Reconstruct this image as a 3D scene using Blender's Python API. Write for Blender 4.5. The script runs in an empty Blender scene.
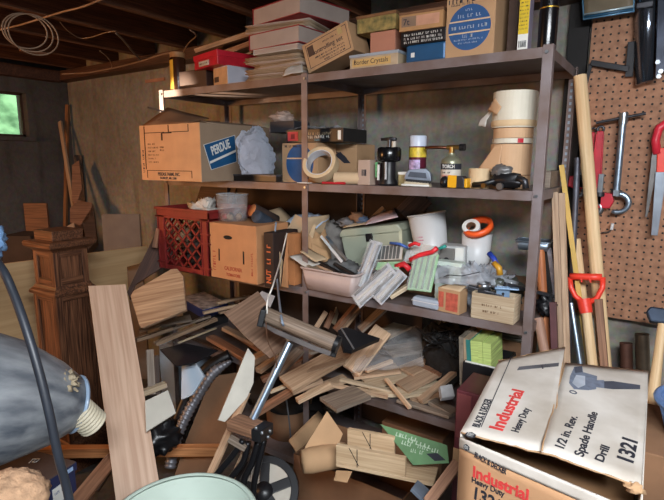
import bpy, math, random
from mathutils import Vector, Matrix, Euler, noise
random.seed(7)
SC = bpy.context.scene
COL = SC.collection
PI = math.pi
def V(*a): return Vector(a if len(a) > 1 else a[0])

# ------------------------------------------------------------------ camera
F, PT, YW, RL = 500.6, .1741, .5936, .004
EYE = V(0, 0, 1.48)
_fw = V(-math.sin(YW)*math.cos(PT), math.cos(YW)*math.cos(PT), -math.sin(PT))
_rt = V(math.cos(YW), math.sin(YW), 0)
_up = _rt.cross(_fw)
CR = _rt*math.cos(RL) + _up*math.sin(RL)
CU = -_rt*math.sin(RL) + _up*math.cos(RL)
cd = bpy.data.cameras.new('camera'); cd.sensor_width = 36; cd.lens = 36*F/664; cd.clip_start = .02
cam = bpy.data.objects.new('camera', cd); COL.objects.link(cam)
cam.matrix_world = Matrix(((CR.x, CU.x, -_fw.x, EYE.x), (CR.y, CU.y, -_fw.y, EYE.y), (CR.z, CU.z, -_fw.z, EYE.z), (0, 0, 0, 1)))
SC.camera = cam

def at(px, py, X=None, Y=None, Z=None, D=None):
    """real-world point on a known plane seen at this place of the photograph"""
    d = _fw + CR*((px-332)/F) + CU*((250-py)/F)
    t = X/d.x if X is not None else Y/d.y if Y is not None else (Z-1.48)/d.z if Z is not None else D
    return EYE + d*t

# ------------------------------------------------------------------ materials
_m = {}
def _base(name):
    m = bpy.data.materials.new(name); m.use_nodes = True
    nt = m.node_tree
    return m, nt, nt.nodes['Principled BSDF']
def srgb(c):
    return tuple((x/255/12.92 if x/255 <= .04045 else ((x/255+.055)/1.055)**2.4) for x in c)
def mat(name, c, rough=.6, metal=0., var=.25, scale=14, bump=.1, dirt=None, spec=.5, alpha=1., trans=0., coat=0, stretch=(1, 1, 1), rnd=0.):
    if name in _m: return _m[name]
    m, nt, b = _base(name); N = nt.nodes; L = nt.links
    c = srgb(c)
    tc = N.new('ShaderNodeTexCoord'); mp = N.new('ShaderNodeMapping'); mp.inputs['Scale'].default_value = stretch
    L.new(tc.outputs['Object'], mp.inputs['Vector'])
    nz = N.new('ShaderNodeTexNoise'); nz.inputs['Scale'].default_value = scale; nz.inputs['Detail'].default_value = 5
    L.new(mp.outputs[0], nz.inputs['Vector'])
    rp = N.new('ShaderNodeValToRGB')
    lo = tuple(x*(1-var) for x in c); hi = tuple(min(1, x*(1+var)) for x in c)
    if dirt: lo = srgb(dirt)
    rp.color_ramp.elements[0].position = .3; rp.color_ramp.elements[0].color = (*lo, 1)
    rp.color_ramp.elements[1].position = .7; rp.color_ramp.elements[1].color = (*hi, 1)
    L.new(nz.outputs['Fac'], rp.inputs[0])
    out = rp.outputs[0]
    if rnd:
        oi = N.new('ShaderNodeObjectInfo'); mr = N.new('ShaderNodeMapRange')
        mr.inputs[3].default_value = 1-rnd; mr.inputs[4].default_value = 1+rnd*.6
        L.new(oi.outputs['Random'], mr.inputs[0])
        hs = N.new('ShaderNodeHueSaturation'); L.new(out, hs.inputs['Color']); L.new(mr.outputs[0], hs.inputs['Value']); out = hs.outputs[0]
    L.new(out, b.inputs['Base Color'])
    b.inputs['Roughness'].default_value = rough; b.inputs['Metallic'].default_value = metal
    b.inputs['Specular IOR Level'].default_value = spec
    b.inputs['Alpha'].default_value = alpha; b.inputs['Transmission Weight'].default_value = trans
    b.inputs['Coat Weight'].default_value = coat
    if bump:
        bp = N.new('ShaderNodeBump'); bp.inputs['Strength'].default_value = bump; bp.inputs['Distance'].default_value = .01
        L.new(nz.outputs['Fac'], bp.inputs['Height']); L.new(bp.outputs[0], b.inputs['Normal'])
    _m[name] = m
    return m
def wood(name, c, dark, rough=.6, scale=1., rnd=.25, ring=.6):
    """grain runs along the object's local X"""
    if name in _m: return _m[name]
    m, nt, b = _base(name); N = nt.nodes; L = nt.links
    tc = N.new('ShaderNodeTexCoord'); oi = N.new('ShaderNodeObjectInfo')
    ad = N.new('ShaderNodeVectorMath'); ad.operation = 'ADD'
    sc = N.new('ShaderNodeVectorMath'); sc.operation = 'SCALE'; sc.inputs[0].default_value = (7, 11, 5)
    L.new(oi.outputs['Random'], sc.inputs['Scale'])
    L.new(tc.outputs['Object'], ad.inputs[0]); L.new(sc.outputs[0], ad.inputs[1])
    mp = N.new('ShaderNodeMapping'); mp.inputs['Scale'].default_value = (1.2*scale, 16*scale, 16*scale)
    L.new(ad.outputs[0], mp.inputs[0])
    nz = N.new('ShaderNodeTexNoise'); nz.inputs['Scale'].default_value = 1.3; nz.inputs['Detail'].default_value = 3; nz.inputs['Distortion'].default_value = ring
    L.new(mp.outputs[0], nz.inputs['Vector'])
    mu = N.new('ShaderNodeMath'); mu.operation = 'MULTIPLY'; mu.inputs[1].default_value = 9
    sn = N.new('ShaderNodeMath'); sn.operation = 'SINE'
    L.new(nz.outputs['Fac'], mu.inputs[0]); L.new(mu.outputs[0], sn.inputs[0])
    m2 = N.new('ShaderNodeMapping'); m2.inputs['Scale'].default_value = (6*scale, 160*scale, 160*scale)
    L.new(ad.outputs[0], m2.inputs[0])
    n2 = N.new('ShaderNodeTexNoise'); n2.inputs['Scale'].default_value = 1; L.new(m2.outputs[0], n2.inputs['Vector'])
    mx = N.new('ShaderNodeMath'); mx.operation = 'MULTIPLY_ADD'; mx.inputs[1].default_value = .13; 
    L.new(sn.outputs[0], mx.inputs[0]); L.new(n2.outputs['Fac'], mx.inputs[2])
    rp = N.new('ShaderNodeValToRGB')
    rp.color_ramp.elements[0].position = .25; rp.color_ramp.elements[0].color = (*srgb(dark), 1)
    rp.color_ramp.elements[1].position = .62; rp.color_ramp.elements[1].color = (*srgb(c), 1)
    L.new(mx.outputs[0], rp.inputs[0])
    hs = N.new('ShaderNodeHueSaturation'); mr = N.new('ShaderNodeMapRange')
    mr.inputs[3].default_value = 1-rnd; mr.inputs[4].default_value = 1+rnd*.5
    L.new(oi.outputs['Random'], mr.inputs[0]); L.new(mr.outputs[0], hs.inputs['Value']); L.new(rp.outputs[0], hs.inputs['Color'])
    L.new(hs.outputs[0], b.inputs['Base Color']); b.inputs['Roughness'].default_value = rough
    bp = N.new('ShaderNodeBump'); bp.inputs['Strength'].default_value = .15; bp.inputs['Distance'].default_value = .004
    L.new(n2.outputs['Fac'], bp.inputs['Height']); L.new(bp.outputs[0], b.inputs['Normal'])
    _m[name] = m
    return m
def film(name, c, alpha, rough=.12, scale=30, bump=.6, var=.15):
    if name in _m: return _m[name]
    m = mat(name, c, rough, 0, var, scale, bump, alpha=alpha, spec=.8)
    return m

# ------------------------------------------------------------------ mesh builder
class G:
    def __init__(s): s.v = []; s.f = []; s.sm = []
    def add(s, vs, fs, smooth=False, M=None):
        o = len(s.v)
        s.v += [tuple(M @ V(p)) if M else tuple(p) for p in vs]
        s.f += [tuple(i+o for i in f) for f in fs]; s.sm += [smooth]*len(fs)
        return s
    def box(s, x0, x1, y0, y1, z0, z1, M=None):
        vs = [(x, y, z) for z in (z0, z1) for y in (y0, y1) for x in (x0, x1)]
        return s.add(vs, [(0, 2, 3, 1), (4, 5, 7, 6), (0, 1, 5, 4), (2, 6, 7, 3), (0, 4, 6, 2), (1, 3, 7, 5)], False, M)
    def cb(s, c, d, M=None):
        return s.box(c[0]-d[0]/2, c[0]+d[0]/2, c[1]-d[1]/2, c[1]+d[1]/2, c[2]-d[2]/2, c[2]+d[2]/2, M)
    def lathe(s, prof, n=24, M=None, smooth=True, arc=2*PI):
        """prof: list of (r, z) revolved about z"""
        vs = []; fs = []; full = abs(arc-2*PI) < 1e-6; k = n if full else n+1
        for r, z in prof:
            for i in range(k):
                a = arc*i/n; vs.append((r*math.cos(a), r*math.sin(a), z))
        for j in range(len(prof)-1):
            for i in range(n):
                i2 = (i+1) % k
                fs.append((j*k+i, j*k+i2, (j+1)*k+i2, (j+1)*k+i))
        return s.add(vs, fs, smooth, M)
    def cyl(s, p0, p1, r0, r1=None, n=16, caps=True, smooth=True):
        p0 = V(p0); p1 = V(p1); r1 = r0 if r1 is None else r1
        d = p1-p0; M = Matrix.Translation(p0) @ d.to_track_quat('Z', 'Y').to_matrix().to_4x4(); h = d.length
        s.lathe([(r0, 0), (r1, h)], n, M, smooth)
        if caps:
            for r, z in ((r0, 0), (r1, h)):
                s.add([(r*math.cos(2*PI*i/n), r*math.sin(2*PI*i/n), z) for i in range(n)], [tuple(range(n)) if z else tuple(range(n))[::-1]], False, M)
        return s
    def tube(s, pts, r, n=8, closed=False, rs=None):
        pts = [V(p) for p in pts]; K = len(pts); vs = []; fs = []; ref = None
        for i, p in enumerate(pts):
            a = pts[(i-1) % K] if closed else pts[max(0, i-1)]; b = pts[(i+1) % K] if closed else pts[min(K-1, i+1)]
            t = (b-a).normalized()
            if ref is None: ref = t.orthogonal()
            ref = (ref - t*ref.dot(t)).normalized(); bi = t.cross(ref); rr = rs[i] if rs else r
            vs += [tuple(p + ref*rr*math.cos(2*PI*j/n) + bi*rr*math.sin(2*PI*j/n)) for j in range(n)]
        for i in range(K if closed else K-1):
            i2 = (i+1) % K
            for j in range(n):
                j2 = (j+1) % n; fs.append((i*n+j, i*n+j2, i2*n+j2, i2*n+j))
        if not closed: fs += [tuple(range(n))[::-1], tuple((K-1)*n+j for j in range(n))]
        return s.add(vs, fs, True)
    def prism(s, poly, t, M=None, z=0):
        """polygon in xy, thickness t along z"""
        n = len(poly)
        a = sum(poly[i][0]*poly[(i+1) % n][1]-poly[(i+1) % n][0]*poly[i][1] for i in range(n))
        if a < 0: poly = poly[::-1]
        vs = [(x, y, z) for x, y in poly]+[(x, y, z+t) for x, y in poly]
        fs = [tuple(range(n))[::-1], tuple(range(n, 2*n))]+[(i, (i+1) % n, n+(i+1) % n, n+i) for i in range(n)]
        return s.add(vs, fs, False, M)
    def torus(s, R, r, M=None, n=32, k=8):
        return s.lathe([(R+r*math.cos(2*PI*j/k), r*math.sin(2*PI*j/k)) for j in range(k+1)], n, M)
    def blob(s, c, rad, amp=.2, freq=6, seed=0, n=24, k=16, flat=None, M=None):
        vs = []; fs = []
        for j in range(k+1):
            th = PI*j/k
            for i in range(n):
                a = 2*PI*i/n; d = V(math.sin(th)*math.cos(a), math.sin(th)*math.sin(a), math.cos(th))
                q = 1+amp*(noise.noise(d*freq*.4+V(seed, seed*2, 3))+.6*(abs(noise.noise(d*freq+V(seed, 1, seed)))*2-.5))
                p = V(d.x*rad[0]*q, d.y*rad[1]*q, d.z*rad[2]*q)
                if flat is not None: p.z = max(p.z, flat)
                vs.append((p.x+c[0], p.y+c[1], p.z+c[2]))
        for j in range(k):
            for i in range(n): fs.append((j*n+i, (j+1)*n+i, (j+1)*n+(i+1) % n, j*n+(i+1) % n))
        return s.add(vs, fs, True, M)
    def sheet(s, p00, p10, p01, p11, nu=16, nv=12, amp=.01, freq=12, seed=0, sag=0, smooth=True):
        """crumpled sheet between four corners"""
        p00, p10, p01, p11 = map(V, (p00, p10, p01, p11))
        nn = (p10-p00).cross(p01-p00).normalized(); vs = []; fs = []
        for j in range(nv+1):
            for i in range(nu+1):
                u = i/nu; w = j/nv
                p = p00*(1-u)*(1-w)+p10*u*(1-w)+p01*(1-u)*w+p11*u*w
                h = noise.noise(V(p.x*freq+seed, p.y*freq, p.z*freq))+.5*noise.noise(V(p.x*freq*2.7, p.y*freq*2.7+seed, p.z*freq*2.7))
                p = p+nn*(amp*h)+V(0, 0, -sag*math.sin(PI*u)*math.sin(PI*w))
                vs.append(tuple(p))
        for j in range(nv):
            for i in range(nu):
                a = j*(nu+1)+i; fs.append((a, a+1, a+nu+2, a+nu+1))
        return s.add(vs, fs, smooth)
def link(name, g, m, parent=None, M=None, bevel=0, solid=0, seg=2):
    me = bpy.data.meshes.new(name); me.from_pydata(g.v, [], g.f); me.update()
    me.polygons.foreach_set('use_smooth', g.sm)
    me.materials.append(m)
    o = bpy.data.objects.new(name, me); COL.objects.link(o)
    if parent: o.parent = parent
    if M: o.matrix_local = M
    if solid:
        s = o.modifiers.new('s', 'SOLIDIFY'); s.thickness = solid; s.offset = 0
    if bevel:
        b = o.modifiers.new('b', 'BEVEL'); b.width = bevel; b.segments = seg; b.limit_method = 'ANGLE'; b.angle_limit = .7
    return o
def tag(o, label, cat, group=None):
    o['label'] = label; o['category'] = cat
    if group: o['group'] = group
    return o
def thing(name, label, cat, loc=(0, 0, 0), rz=0, group=None, M=None):
    o = bpy.data.objects.new(name, None); COL.objects.link(o); o.empty_display_size = .05
    o.matrix_world = M if M else Matrix.Translation(V(loc)) @ Matrix.Rotation(math.radians(rz), 4, 'Z')
    return tag(o, label, cat, group)
def struct(name, g, m, parent=None, M=None, bevel=0):
    o = link(name, g, m, parent, M, bevel)
    if not parent: o['kind'] = 'structure'
    return o
def text(parent, s, size, m, loc, rot=(0, 0, 0), sx=1., bold=0., name='lettering', align='CENTER', M=None):
    cu = bpy.data.curves.new('t', 'FONT'); cu.body = s; cu.size = size; cu.align_x = align; cu.align_y = 'CENTER'
    cu.offset = bold; cu.extrude = .0004; cu.space_line = .9
    t = bpy.data.objects.new('t', cu); COL.objects.link(t)
    bpy.context.view_layer.update()
    me = bpy.data.meshes.new_from_object(t.evaluated_get(bpy.context.evaluated_depsgraph_get()))
    bpy.data.objects.remove(t)
    me.materials.clear(); me.materials.append(m)
    o = bpy.data.objects.new(name, me); COL.objects.link(o); o.parent = parent
    R = Matrix.Translation(V(loc)) @ Euler([math.radians(a) for a in rot]).to_matrix().to_4x4() @ Matrix.Diagonal((sx, 1, 1, 1))
    o.matrix_local = (M @ R) if M else R
    return o
FRONT = (90, 0, 0); RIGHT = (90, 0, 90)
def frame(p, q, up=(0, 0, 1), roll=0):
    """local X from p to q, Z as near to up as can be"""
    p = V(p); q = V(q); x = (q-p).normalized(); u = V(up)
    y = u.cross(x)
    if y.length < 1e-3: y = V(0, 1, 0).cross(x)
    y.normalize(); z = x.cross(y)
    M = Matrix(((x.x, y.x, z.x, p.x), (x.y, y.y, z.y, p.y), (x.z, y.z, z.z, p.z), (0, 0, 0, 1)))
    return M @ Matrix.Rotation(math.radians(roll), 4, 'X'), (q-p).length
def plank(name, label, p, q, w, t, m, roll=0, cat='wood scrap', group=None, ends=(0, 0), taper=1., up=(0, 0, 1), bevel=.0012):
    """board from p to q with slanted ends and optional taper, grain along it"""
    M, L = frame(p, q, up, roll)
    a, b = ends; w2 = w*taper
    g = G(); g.prism([(0, -w/2), (L, -w2/2), (L+b, w2/2), (a, w/2)], t, z=-t/2)
    return tag(link(name, g, m, None, M, bevel), label, cat, group)
def fbox(x0, x1, yt, Y, Z):
    """front face seen between px x0..x1 with its top at py yt, standing at depth Y on height Z"""
    a = at(x0, yt, Y=Y); b = at(x1, yt, Y=Y); h = at((x0+x1)/2, yt, Y=Y).z - Z
    return a.x, b.x, h
def M_at(loc, rot=(0, 0, 0)): return Matrix.Translation(V(loc)) @ Euler([math.radians(a) for a in rot]).to_matrix().to_4x4()

# palette
CARD = mat('cardboard', (174, 138, 102), .85, var=.12, scale=9, bump=.05)
CARD_D = mat('dark_cardboard', (122, 88, 62), .85, var=.2, scale=7, bump=.05)
CARD_L = mat('pale_cardboard', (200, 172, 138), .85, var=.1, scale=9, bump=.04)
CARD_IN = mat('cardboard_inside', (120, 88, 58), .9, var=.15, scale=9)
PAPER = mat('paper', (196, 190, 182), .8, var=.1, scale=12, bump=.1, rnd=.15)
PAPER_Y = mat('old_paper', (150, 130, 106), .85, var=.18, scale=12, bump=.1, rnd=.25)
WHITE = mat('white_plastic', (205, 205, 205), .4, var=.06, scale=6, bump=0)
BLACK = mat('black_plastic', (22, 22, 25), .4, var=.25, scale=12, bump=.05)
INK = mat('black_ink', (36, 38, 48), .7, var=.1, bump=0)
INK_W = mat('white_ink', (215, 215, 210), .7, var=.05, bump=0)
INK_R = mat('red_ink', (205, 60, 58), .7, var=.15, scale=40, bump=0)
INK_B = mat('blue_ink', (34, 78, 128), .7, var=.12, scale=30, bump=0)
INK_O = mat('orange_ink', (190, 80, 45), .7, var=.1, bump=0)
STEEL = mat('steel', (150, 155, 160), .32, .9, var=.2, scale=20, bump=.05)
DSTEEL = mat('dark_steel', (70, 70, 74), .4, .8, var=.3, scale=25, bump=.1)
GALV = mat('galvanised', (150, 165, 180), .35, .85, var=.2, scale=30, bump=.05)
SHELF = mat('shelf_paint', (124, 115, 117), .5, .25, var=.12, scale=9, bump=.15, dirt=(104, 84, 74), stretch=(1, 1, 1))
REDP = mat('red_paint', (176, 28, 44), .4, var=.2, scale=20, bump=.05)
W_PINE = wood('pine', (218, 186, 154), (184, 148, 116))
W_PALE = wood('pale_wood', (214, 196, 168), (184, 160, 130))
W_TAN = wood('tan_wood', (192, 162, 134), (156, 126, 100))
W_RED = wood('reddish_wood', (164, 120, 92), (122, 84, 62))
W_DARK = wood('dark_wood', (92, 66, 50), (56, 38, 28))
W_GREY = wood('weathered_wood', (160, 144, 128), (122, 106, 92))
W_WAL = wood('walnut', (128, 86, 60), (58, 34, 23), rough=.45, rnd=.02, ring=1.2)
W_OAK = wood('oak_veneer', (190, 160, 128), (144, 114, 88), scale=.55, ring=1.6, rnd=.05)
W_PLY = wood('plywood', (206, 172, 128), (190, 154, 110), scale=.3, rnd=.04)
W_VEN = wood('veneer_plank', (208, 178, 154), (186, 152, 128), scale=.5, ring=2.2, rnd=.02)
W_HAND = wood('handle_wood', (226, 196, 154), (204, 170, 126), scale=.7, rnd=.06)
CLEAR = film('clear_plastic', (225, 228, 232), .16)
PAGES = mat('book_pages', (166, 150, 140), .8, var=.08, scale=12, bump=.1)
MILKY = film('milky_film', (236, 240, 246), .24, rough=.1, bump=1.)
# ------------------------------------------------------------------ setting
def concrete(name, c, c2, stain):
    m, nt, b = _base(name); N = nt.nodes; L = nt.links
    tc = N.new('ShaderNodeTexCoord'); n1 = N.new('ShaderNodeTexNoise'); n1.inputs['Scale'].default_value = 1.6; n1.inputs['Detail'].default_value = 8; n1.inputs['Roughness'].default_value = .65
    n2 = N.new('ShaderNodeTexNoise'); n2.inputs['Scale'].default_value = 38; n2.inputs['Detail'].default_value = 6
    mp = N.new('ShaderNodeMapping'); mp.inputs['Scale'].default_value = (7, 7, 1.1)
    n3 = N.new('ShaderNodeTexNoise'); n3.inputs['Scale'].default_value = 1.5; n3.inputs['Detail'].default_value = 5
    L.new(tc.outputs['Object'], n1.inputs[0]); L.new(tc.outputs['Object'], n2.inputs[0]); L.new(tc.outputs['Object'], mp.inputs[0]); L.new(mp.outputs[0], n3.inputs[0])
    r1 = N.new('ShaderNodeValToRGB'); r1.color_ramp.elements[0].position = .35; r1.color_ramp.elements[1].position = .68
    r1.color_ramp.elements[0].color = (*srgb(c2), 1); r1.color_ramp.elements[1].color = (*srgb(c), 1)
    L.new(n1.outputs['Fac'], r1.inputs[0])
    r3 = N.new('ShaderNodeValToRGB'); r3.color_ramp.elements[0].position = .54; r3.color_ramp.elements[1].position = .75
    r3.color_ramp.elements[0].color = (0, 0, 0, 1); r3.color_ramp.elements[1].color = (.7, .7, .7, 1)
    L.new(n3.outputs['Fac'], r3.inputs[0])
    mx = N.new('ShaderNodeMixRGB'); mx.inputs[2].default_value = (*srgb(stain), 1); L.new(r3.outputs[0], mx.inputs[0]); L.new(r1.outputs[0], mx.inputs[1])
    m2 = N.new('ShaderNodeMixRGB'); m2.blend_type = 'OVERLAY'; m2.inputs[0].default_value = .5; L.new(mx.outputs[0], m2.inputs[1]); L.new(n2.outputs['Color'], m2.inputs[2])
    hs = N.new('ShaderNodeHueSaturation'); hs.inputs['Saturation'].default_value = .9; L.new(m2.outputs[0], hs.inputs['Color'])
    L.new(hs.outputs[0], b.inputs['Base Color']); b.inputs['Roughness'].default_value = .92
    bp = N.new('ShaderNodeBump'); bp.inputs['Strength'].default_value = .35; bp.inputs['Distance'].default_value = .01
    L.new(n2.outputs['Fac'], bp.inputs['Height']); L.new(bp.outputs[0], b.inputs['Normal'])
    return m
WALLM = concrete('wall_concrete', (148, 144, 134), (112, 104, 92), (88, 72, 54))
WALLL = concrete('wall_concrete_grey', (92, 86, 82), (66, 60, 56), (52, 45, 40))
FLOORM = concrete('floor_concrete', (96, 90, 84), (62, 58, 54), (44, 40, 38))
WX0, WX1, WY = -4.0, 1.7, 2.22
struct('floor', G().box(WX0-.15, WX1+.15, -2.5, WY+.15, -.1, 0), FLOORM)
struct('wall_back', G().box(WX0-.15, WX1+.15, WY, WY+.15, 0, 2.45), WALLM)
# left wall around the high window
wa = at(-45, 92, X=WX0); wb = at(30, 137, X=WX0)
wy0, wy1, wz0, wz1 = wa.y, wb.y, wb.z, at(10, 91.5, X=WX0).z
g = G()
g.box(WX0-.15, WX0, -2.5, wy0, 0, 2.45); g.box(WX0-.15, WX0, wy1, WY, 0, 2.45)
g.box(WX0-.15, WX0, wy0, wy1, 0, wz0); g.box(WX0-.15, WX0, wy0, wy1, wz1, 2.45)
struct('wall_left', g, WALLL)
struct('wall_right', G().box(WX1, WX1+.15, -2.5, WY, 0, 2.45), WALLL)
win = bpy.data.objects.new('window_1', None); COL.objects.link(win); win['kind'] = 'structure'
win.location = (WX0, (wy0+wy1)/2, wz0)
hw = (wy1-wy0)/2; hh = wz1-wz0
fr = G(); fr.box(-.1, -.06, -hw, hw, 0, .018); fr.box(-.1, -.06, -hw, hw, hh-.012, hh); fr.box(-.1, -.06, -hw, -hw+.02, 0, hh); fr.box(-.1, -.06, hw-.016, hw, 0, hh)
struct('window_frame', fr, W_DARK, win)
struct('window_sill', G().box(-.12, .03, -hw-.03, hw+.03, -.03, -.002), WALLL, win)
# lawn and leaves seen through the pane
mg, nt, b = _base('garden_backlit'); N = nt.nodes; L = nt.links
tc = N.new('ShaderNodeTexCoord'); nz = N.new('ShaderNodeTexNoise'); nz.inputs['Scale'].default_value = 5; nz.inputs['Detail'].default_value = 5
L.new(tc.outputs['Object'], nz.inputs[0]); rp = N.new('ShaderNodeValToRGB')
rp.color_ramp.elements[0].color = (*srgb((60, 116, 72)), 1); rp.color_ramp.elements[1].color = (*srgb((165, 225, 165)), 1)
rp.color_ramp.elements[0].position = .3; rp.color_ramp.elements[1].position = .7
L.new(nz.outputs['Fac'], rp.inputs[0]); L.new(rp.outputs[0], b.inputs['Base Color']); b.inputs['Roughness'].default_value = 1
lawn = G().sheet((-6.9, wy0-3, wz0-.4), (-6.9, wy1+3, wz0-.4), (-9.9, wy0-3, wz1+1.9), (-9.9, wy1+3, wz1+1.9), 30, 16, .15, 2)
struct('lawn_bank', lawn, mg)
glass = mat('window_glass', (205, 225, 215), .08, 0, .03, 4, 0, alpha=.18)
struct('window_pane', G().box(-.082, -.078, -hw+.01, hw-.01, .01, hh-.01), glass, win)
sunl = bpy.data.lights.new('daylight_on_lawn', 'AREA'); sunl.energy = 520; sunl.size = 4; sunl.color = (.95, 1, .95)
o = bpy.data.objects.new('daylight_on_lawn', sunl); COL.objects.link(o); o.location = (-5.2, (wy0+wy1)/2, 5.2)
o.rotation_euler = (V(-8.2, (wy0+wy1)/2, 2.2)-V(o.location)).to_track_quat('-Z', 'Y').to_euler()
# ceiling and joists (run front to back)
JM = wood('joist_wood', (122, 76, 48), (74, 44, 28), rnd=.15)
CEIL = wood('subfloor_boards', (96, 60, 40), (58, 35, 24), rnd=.02)
struct('ceiling', G().box(WX0-.15, WX1+.15, -2.5, WY+.15, 2.36, 2.42), CEIL)
for k in range(-4, 10):
    x = -2.515+k*.4064
    if x < WX0+.02 or x > WX1: continue
    g = G(); g.box(0, 4.7, -.019, .019, 0, .212)
    M = Matrix.Translation((x, -2.48, 2.147)) @ Matrix.Rotation(PI/2, 4, 'Z')
    o = struct('trim_%d' % (k+5), g, JM, None, M, .003)
# sill plate along the tops of the two walls
struct('trim_30', G().box(WX0, WX1, WY-.1, WY, 2.08, 2.146), CEIL)
struct('trim_31', G().box(WX0+.0, WX0+.09, -2.5, WY-.101, 2.07, 2.146), CEIL)

# ------------------------------------------------------------------ pegboard
m, nt, b = _base('pegboard_brown'); N = nt.nodes; L = nt.links
tc = N.new('ShaderNodeTexCoord'); sp = N.new('ShaderNodeSeparateXYZ'); L.new(tc.outputs['Object'], sp.inputs[0])
def _fr(sock, off):
    a = N.new('ShaderNodeMath'); a.operation = 'MULTIPLY_ADD'; a.inputs[1].default_value = 1/.0254; a.inputs[2].default_value = off+100; L.new(sock, a.inputs[0])
    f_ = N.new('ShaderNodeMath'); f_.operation = 'FRACT'; L.new(a.outputs[0], f_.inputs[0])
    s_ = N.new('ShaderNodeMath'); s_.operation = 'SUBTRACT'; s_.inputs[1].default_value = .5; L.new(f_.outputs[0], s_.inputs[0])
    q = N.new('ShaderNodeMath'); q.operation = 'POWER'; q.inputs[1].default_value = 2; L.new(s_.outputs[0], q.inputs[0]); return q.outputs[0]
sm = N.new('ShaderNodeMath'); sm.operation = 'ADD'; L.new(_fr(sp.outputs[0], 0), sm.inputs[0]); L.new(_fr(sp.outputs[2], 0), sm.inputs[1])
lt = N.new('ShaderNodeMath'); lt.operation = 'LESS_THAN'; lt.inputs[1].default_value = .023; L.new(sm.outputs[0], lt.inputs[0])
nz = N.new('ShaderNodeTexNoise'); nz.inputs['Scale'].default_value = 40; nz.inputs['Detail'].default_value = 6; L.new(tc.outputs['Object'], nz.inputs[0])
rp = N.new('ShaderNodeValToRGB'); rp.color_ramp.elements[0].position = .3; rp.color_ramp.elements[1].position = .75
rp.color_ramp.elements[0].color = (*srgb((128, 88, 64)), 1); rp.color_ramp.elements[1].color = (*srgb((172, 124, 94)), 1); L.new(nz.outputs['Fac'], rp.inputs[0])
mx = N.new('ShaderNodeMixRGB'); mx.inputs[2].default_value = (.008, .006, .005, 1); L.new(lt.outputs[0], mx.inputs[0]); L.new(rp.outputs[0], mx.inputs[1])
L.new(mx.outputs[0], b.inputs['Base Color']); b.inputs['Roughness'].default_value = .75
PEGY = 2.165
o = link('pegboard', G().box(0, 1.22, 0, .006, 0, 1.22), m, None, Matrix.Translation((-.305, PEGY, .887)))
tag(o, 'brown perforated pegboard panel on the wall carrying hung tools', 'pegboard')
g = G(); g.box(-.29, .9, PEGY+.0065, WY-.0005, .89, .93)
tag(link('furring_strip', g, W_DARK), 'dark batten on the wall along the lower edge behind the pegboard', 'batten')

tag(link('wall_strip', G().box(-.39, -.318, WY-.03, WY-.001, .9, 2.075), mat('black_strip', (30, 27, 26), .85, var=.3), None, None, .002), 'dark upright strip on the wall between the shelving and the pegboard', 'board')  # near-black strip set in the dark gap beside the pegboard
# ------------------------------------------------------------------ steel shelving unit
XL, XM, XR, YF, YB = -2.184, -1.27, -.341, 1.684, 2.148
LEV = [1.826, 1.391, .941, .523, .105]
su = thing('steel_shelving_unit', 'long grey steel shelving unit with five levels crammed with boxes and tools', 'shelving', (XM, YF, 0))
def sl(x): return x-XM
def angle(x, y, sx, sy, zt):
    g = G(); t = .003; w = .030
    a, b_ = sorted((sl(x), sl(x)+sx*w)); g.box(a, b_, y-YF if sy > 0 else y-YF-t, y-YF+t if sy > 0 else y-YF, 0, zt)
    a, b_ = sorted((sl(x), sl(x)+sx*t)); c, d = sorted((y-YF+sy*t, y-YF+sy*w)); g.box(a, b_, c, d, 0, zt)
    return g
for x, sx in ((XL-.004, 1), (XM-.018, 1), (XR+.004, -1)):
    for y, sy in ((YF-.004, 1), (YB+.004, -1)):
        link('upright', angle(x, y, sx, sy, 1.832), SHELF, su, None, .0008)
for xa, xb in ((XL, XM), (XM, XR)):
    for z in LEV:
        t = .031; g = G(); a, b_ = sl(xa)+.002, sl(xb)-.002; y1 = YB-YF
        g.box(a, b_, 0, y1, z-.0025, z)
        g.box(a, b_, 0, .002, z-t, z-.0025); g.box(a, b_, y1-.002, y1, z-t, z-.0025)
        g.box(a, a+.002, .002, y1-.002, z-t, z-.0025); g.box(b_-.002, b_, .002, y1-.002, z-t, z-.0025)
        g.box(a, b_, .002, .014, z-t, z-t+.002); g.box(a, b_, y1-.014, y1-.002, z-t, z-t+.002)
        s = link('shelf', g, SHELF, su)
for x in (XL+.014, XM, XR-.014):
    for z in LEV[:4]:
        g = G(); g.cyl((sl(x), -.0045, z-.016), (sl(x), -.009, z-.016), .0055, n=6, smooth=False); link('bolt', g, STEEL, su)
        g = G(); g.cyl((sl(x), .464-.04, z-.016), (sl(x), .464-.046, z-.016), .0055, n=6, smooth=False); link('bolt', g, STEEL, su)
for x in (XM-.002, XR-.014):
    for lo_, hi_ in zip(LEV[1:], LEV[:-1]):
        g = G(); z = lo_+.03
        while z < hi_-.05: g.cb((sl(x), .464+.0006, z), (.008, .0012, .011)); z += .0235
        link('slot_holes', g, GALV, su)

tag(link('shade_board', G().box(-2.14, -.93, YB+.006, YB+.014, .13, 1.352), mat('shade_board_dark', (60, 46, 37), .85, var=.3, scale=6), None, None, .001), 'large dark board added as shade at the back of the lower shelves', 'board')  # added dark sheet standing in for shade behind the lower shelves
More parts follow.
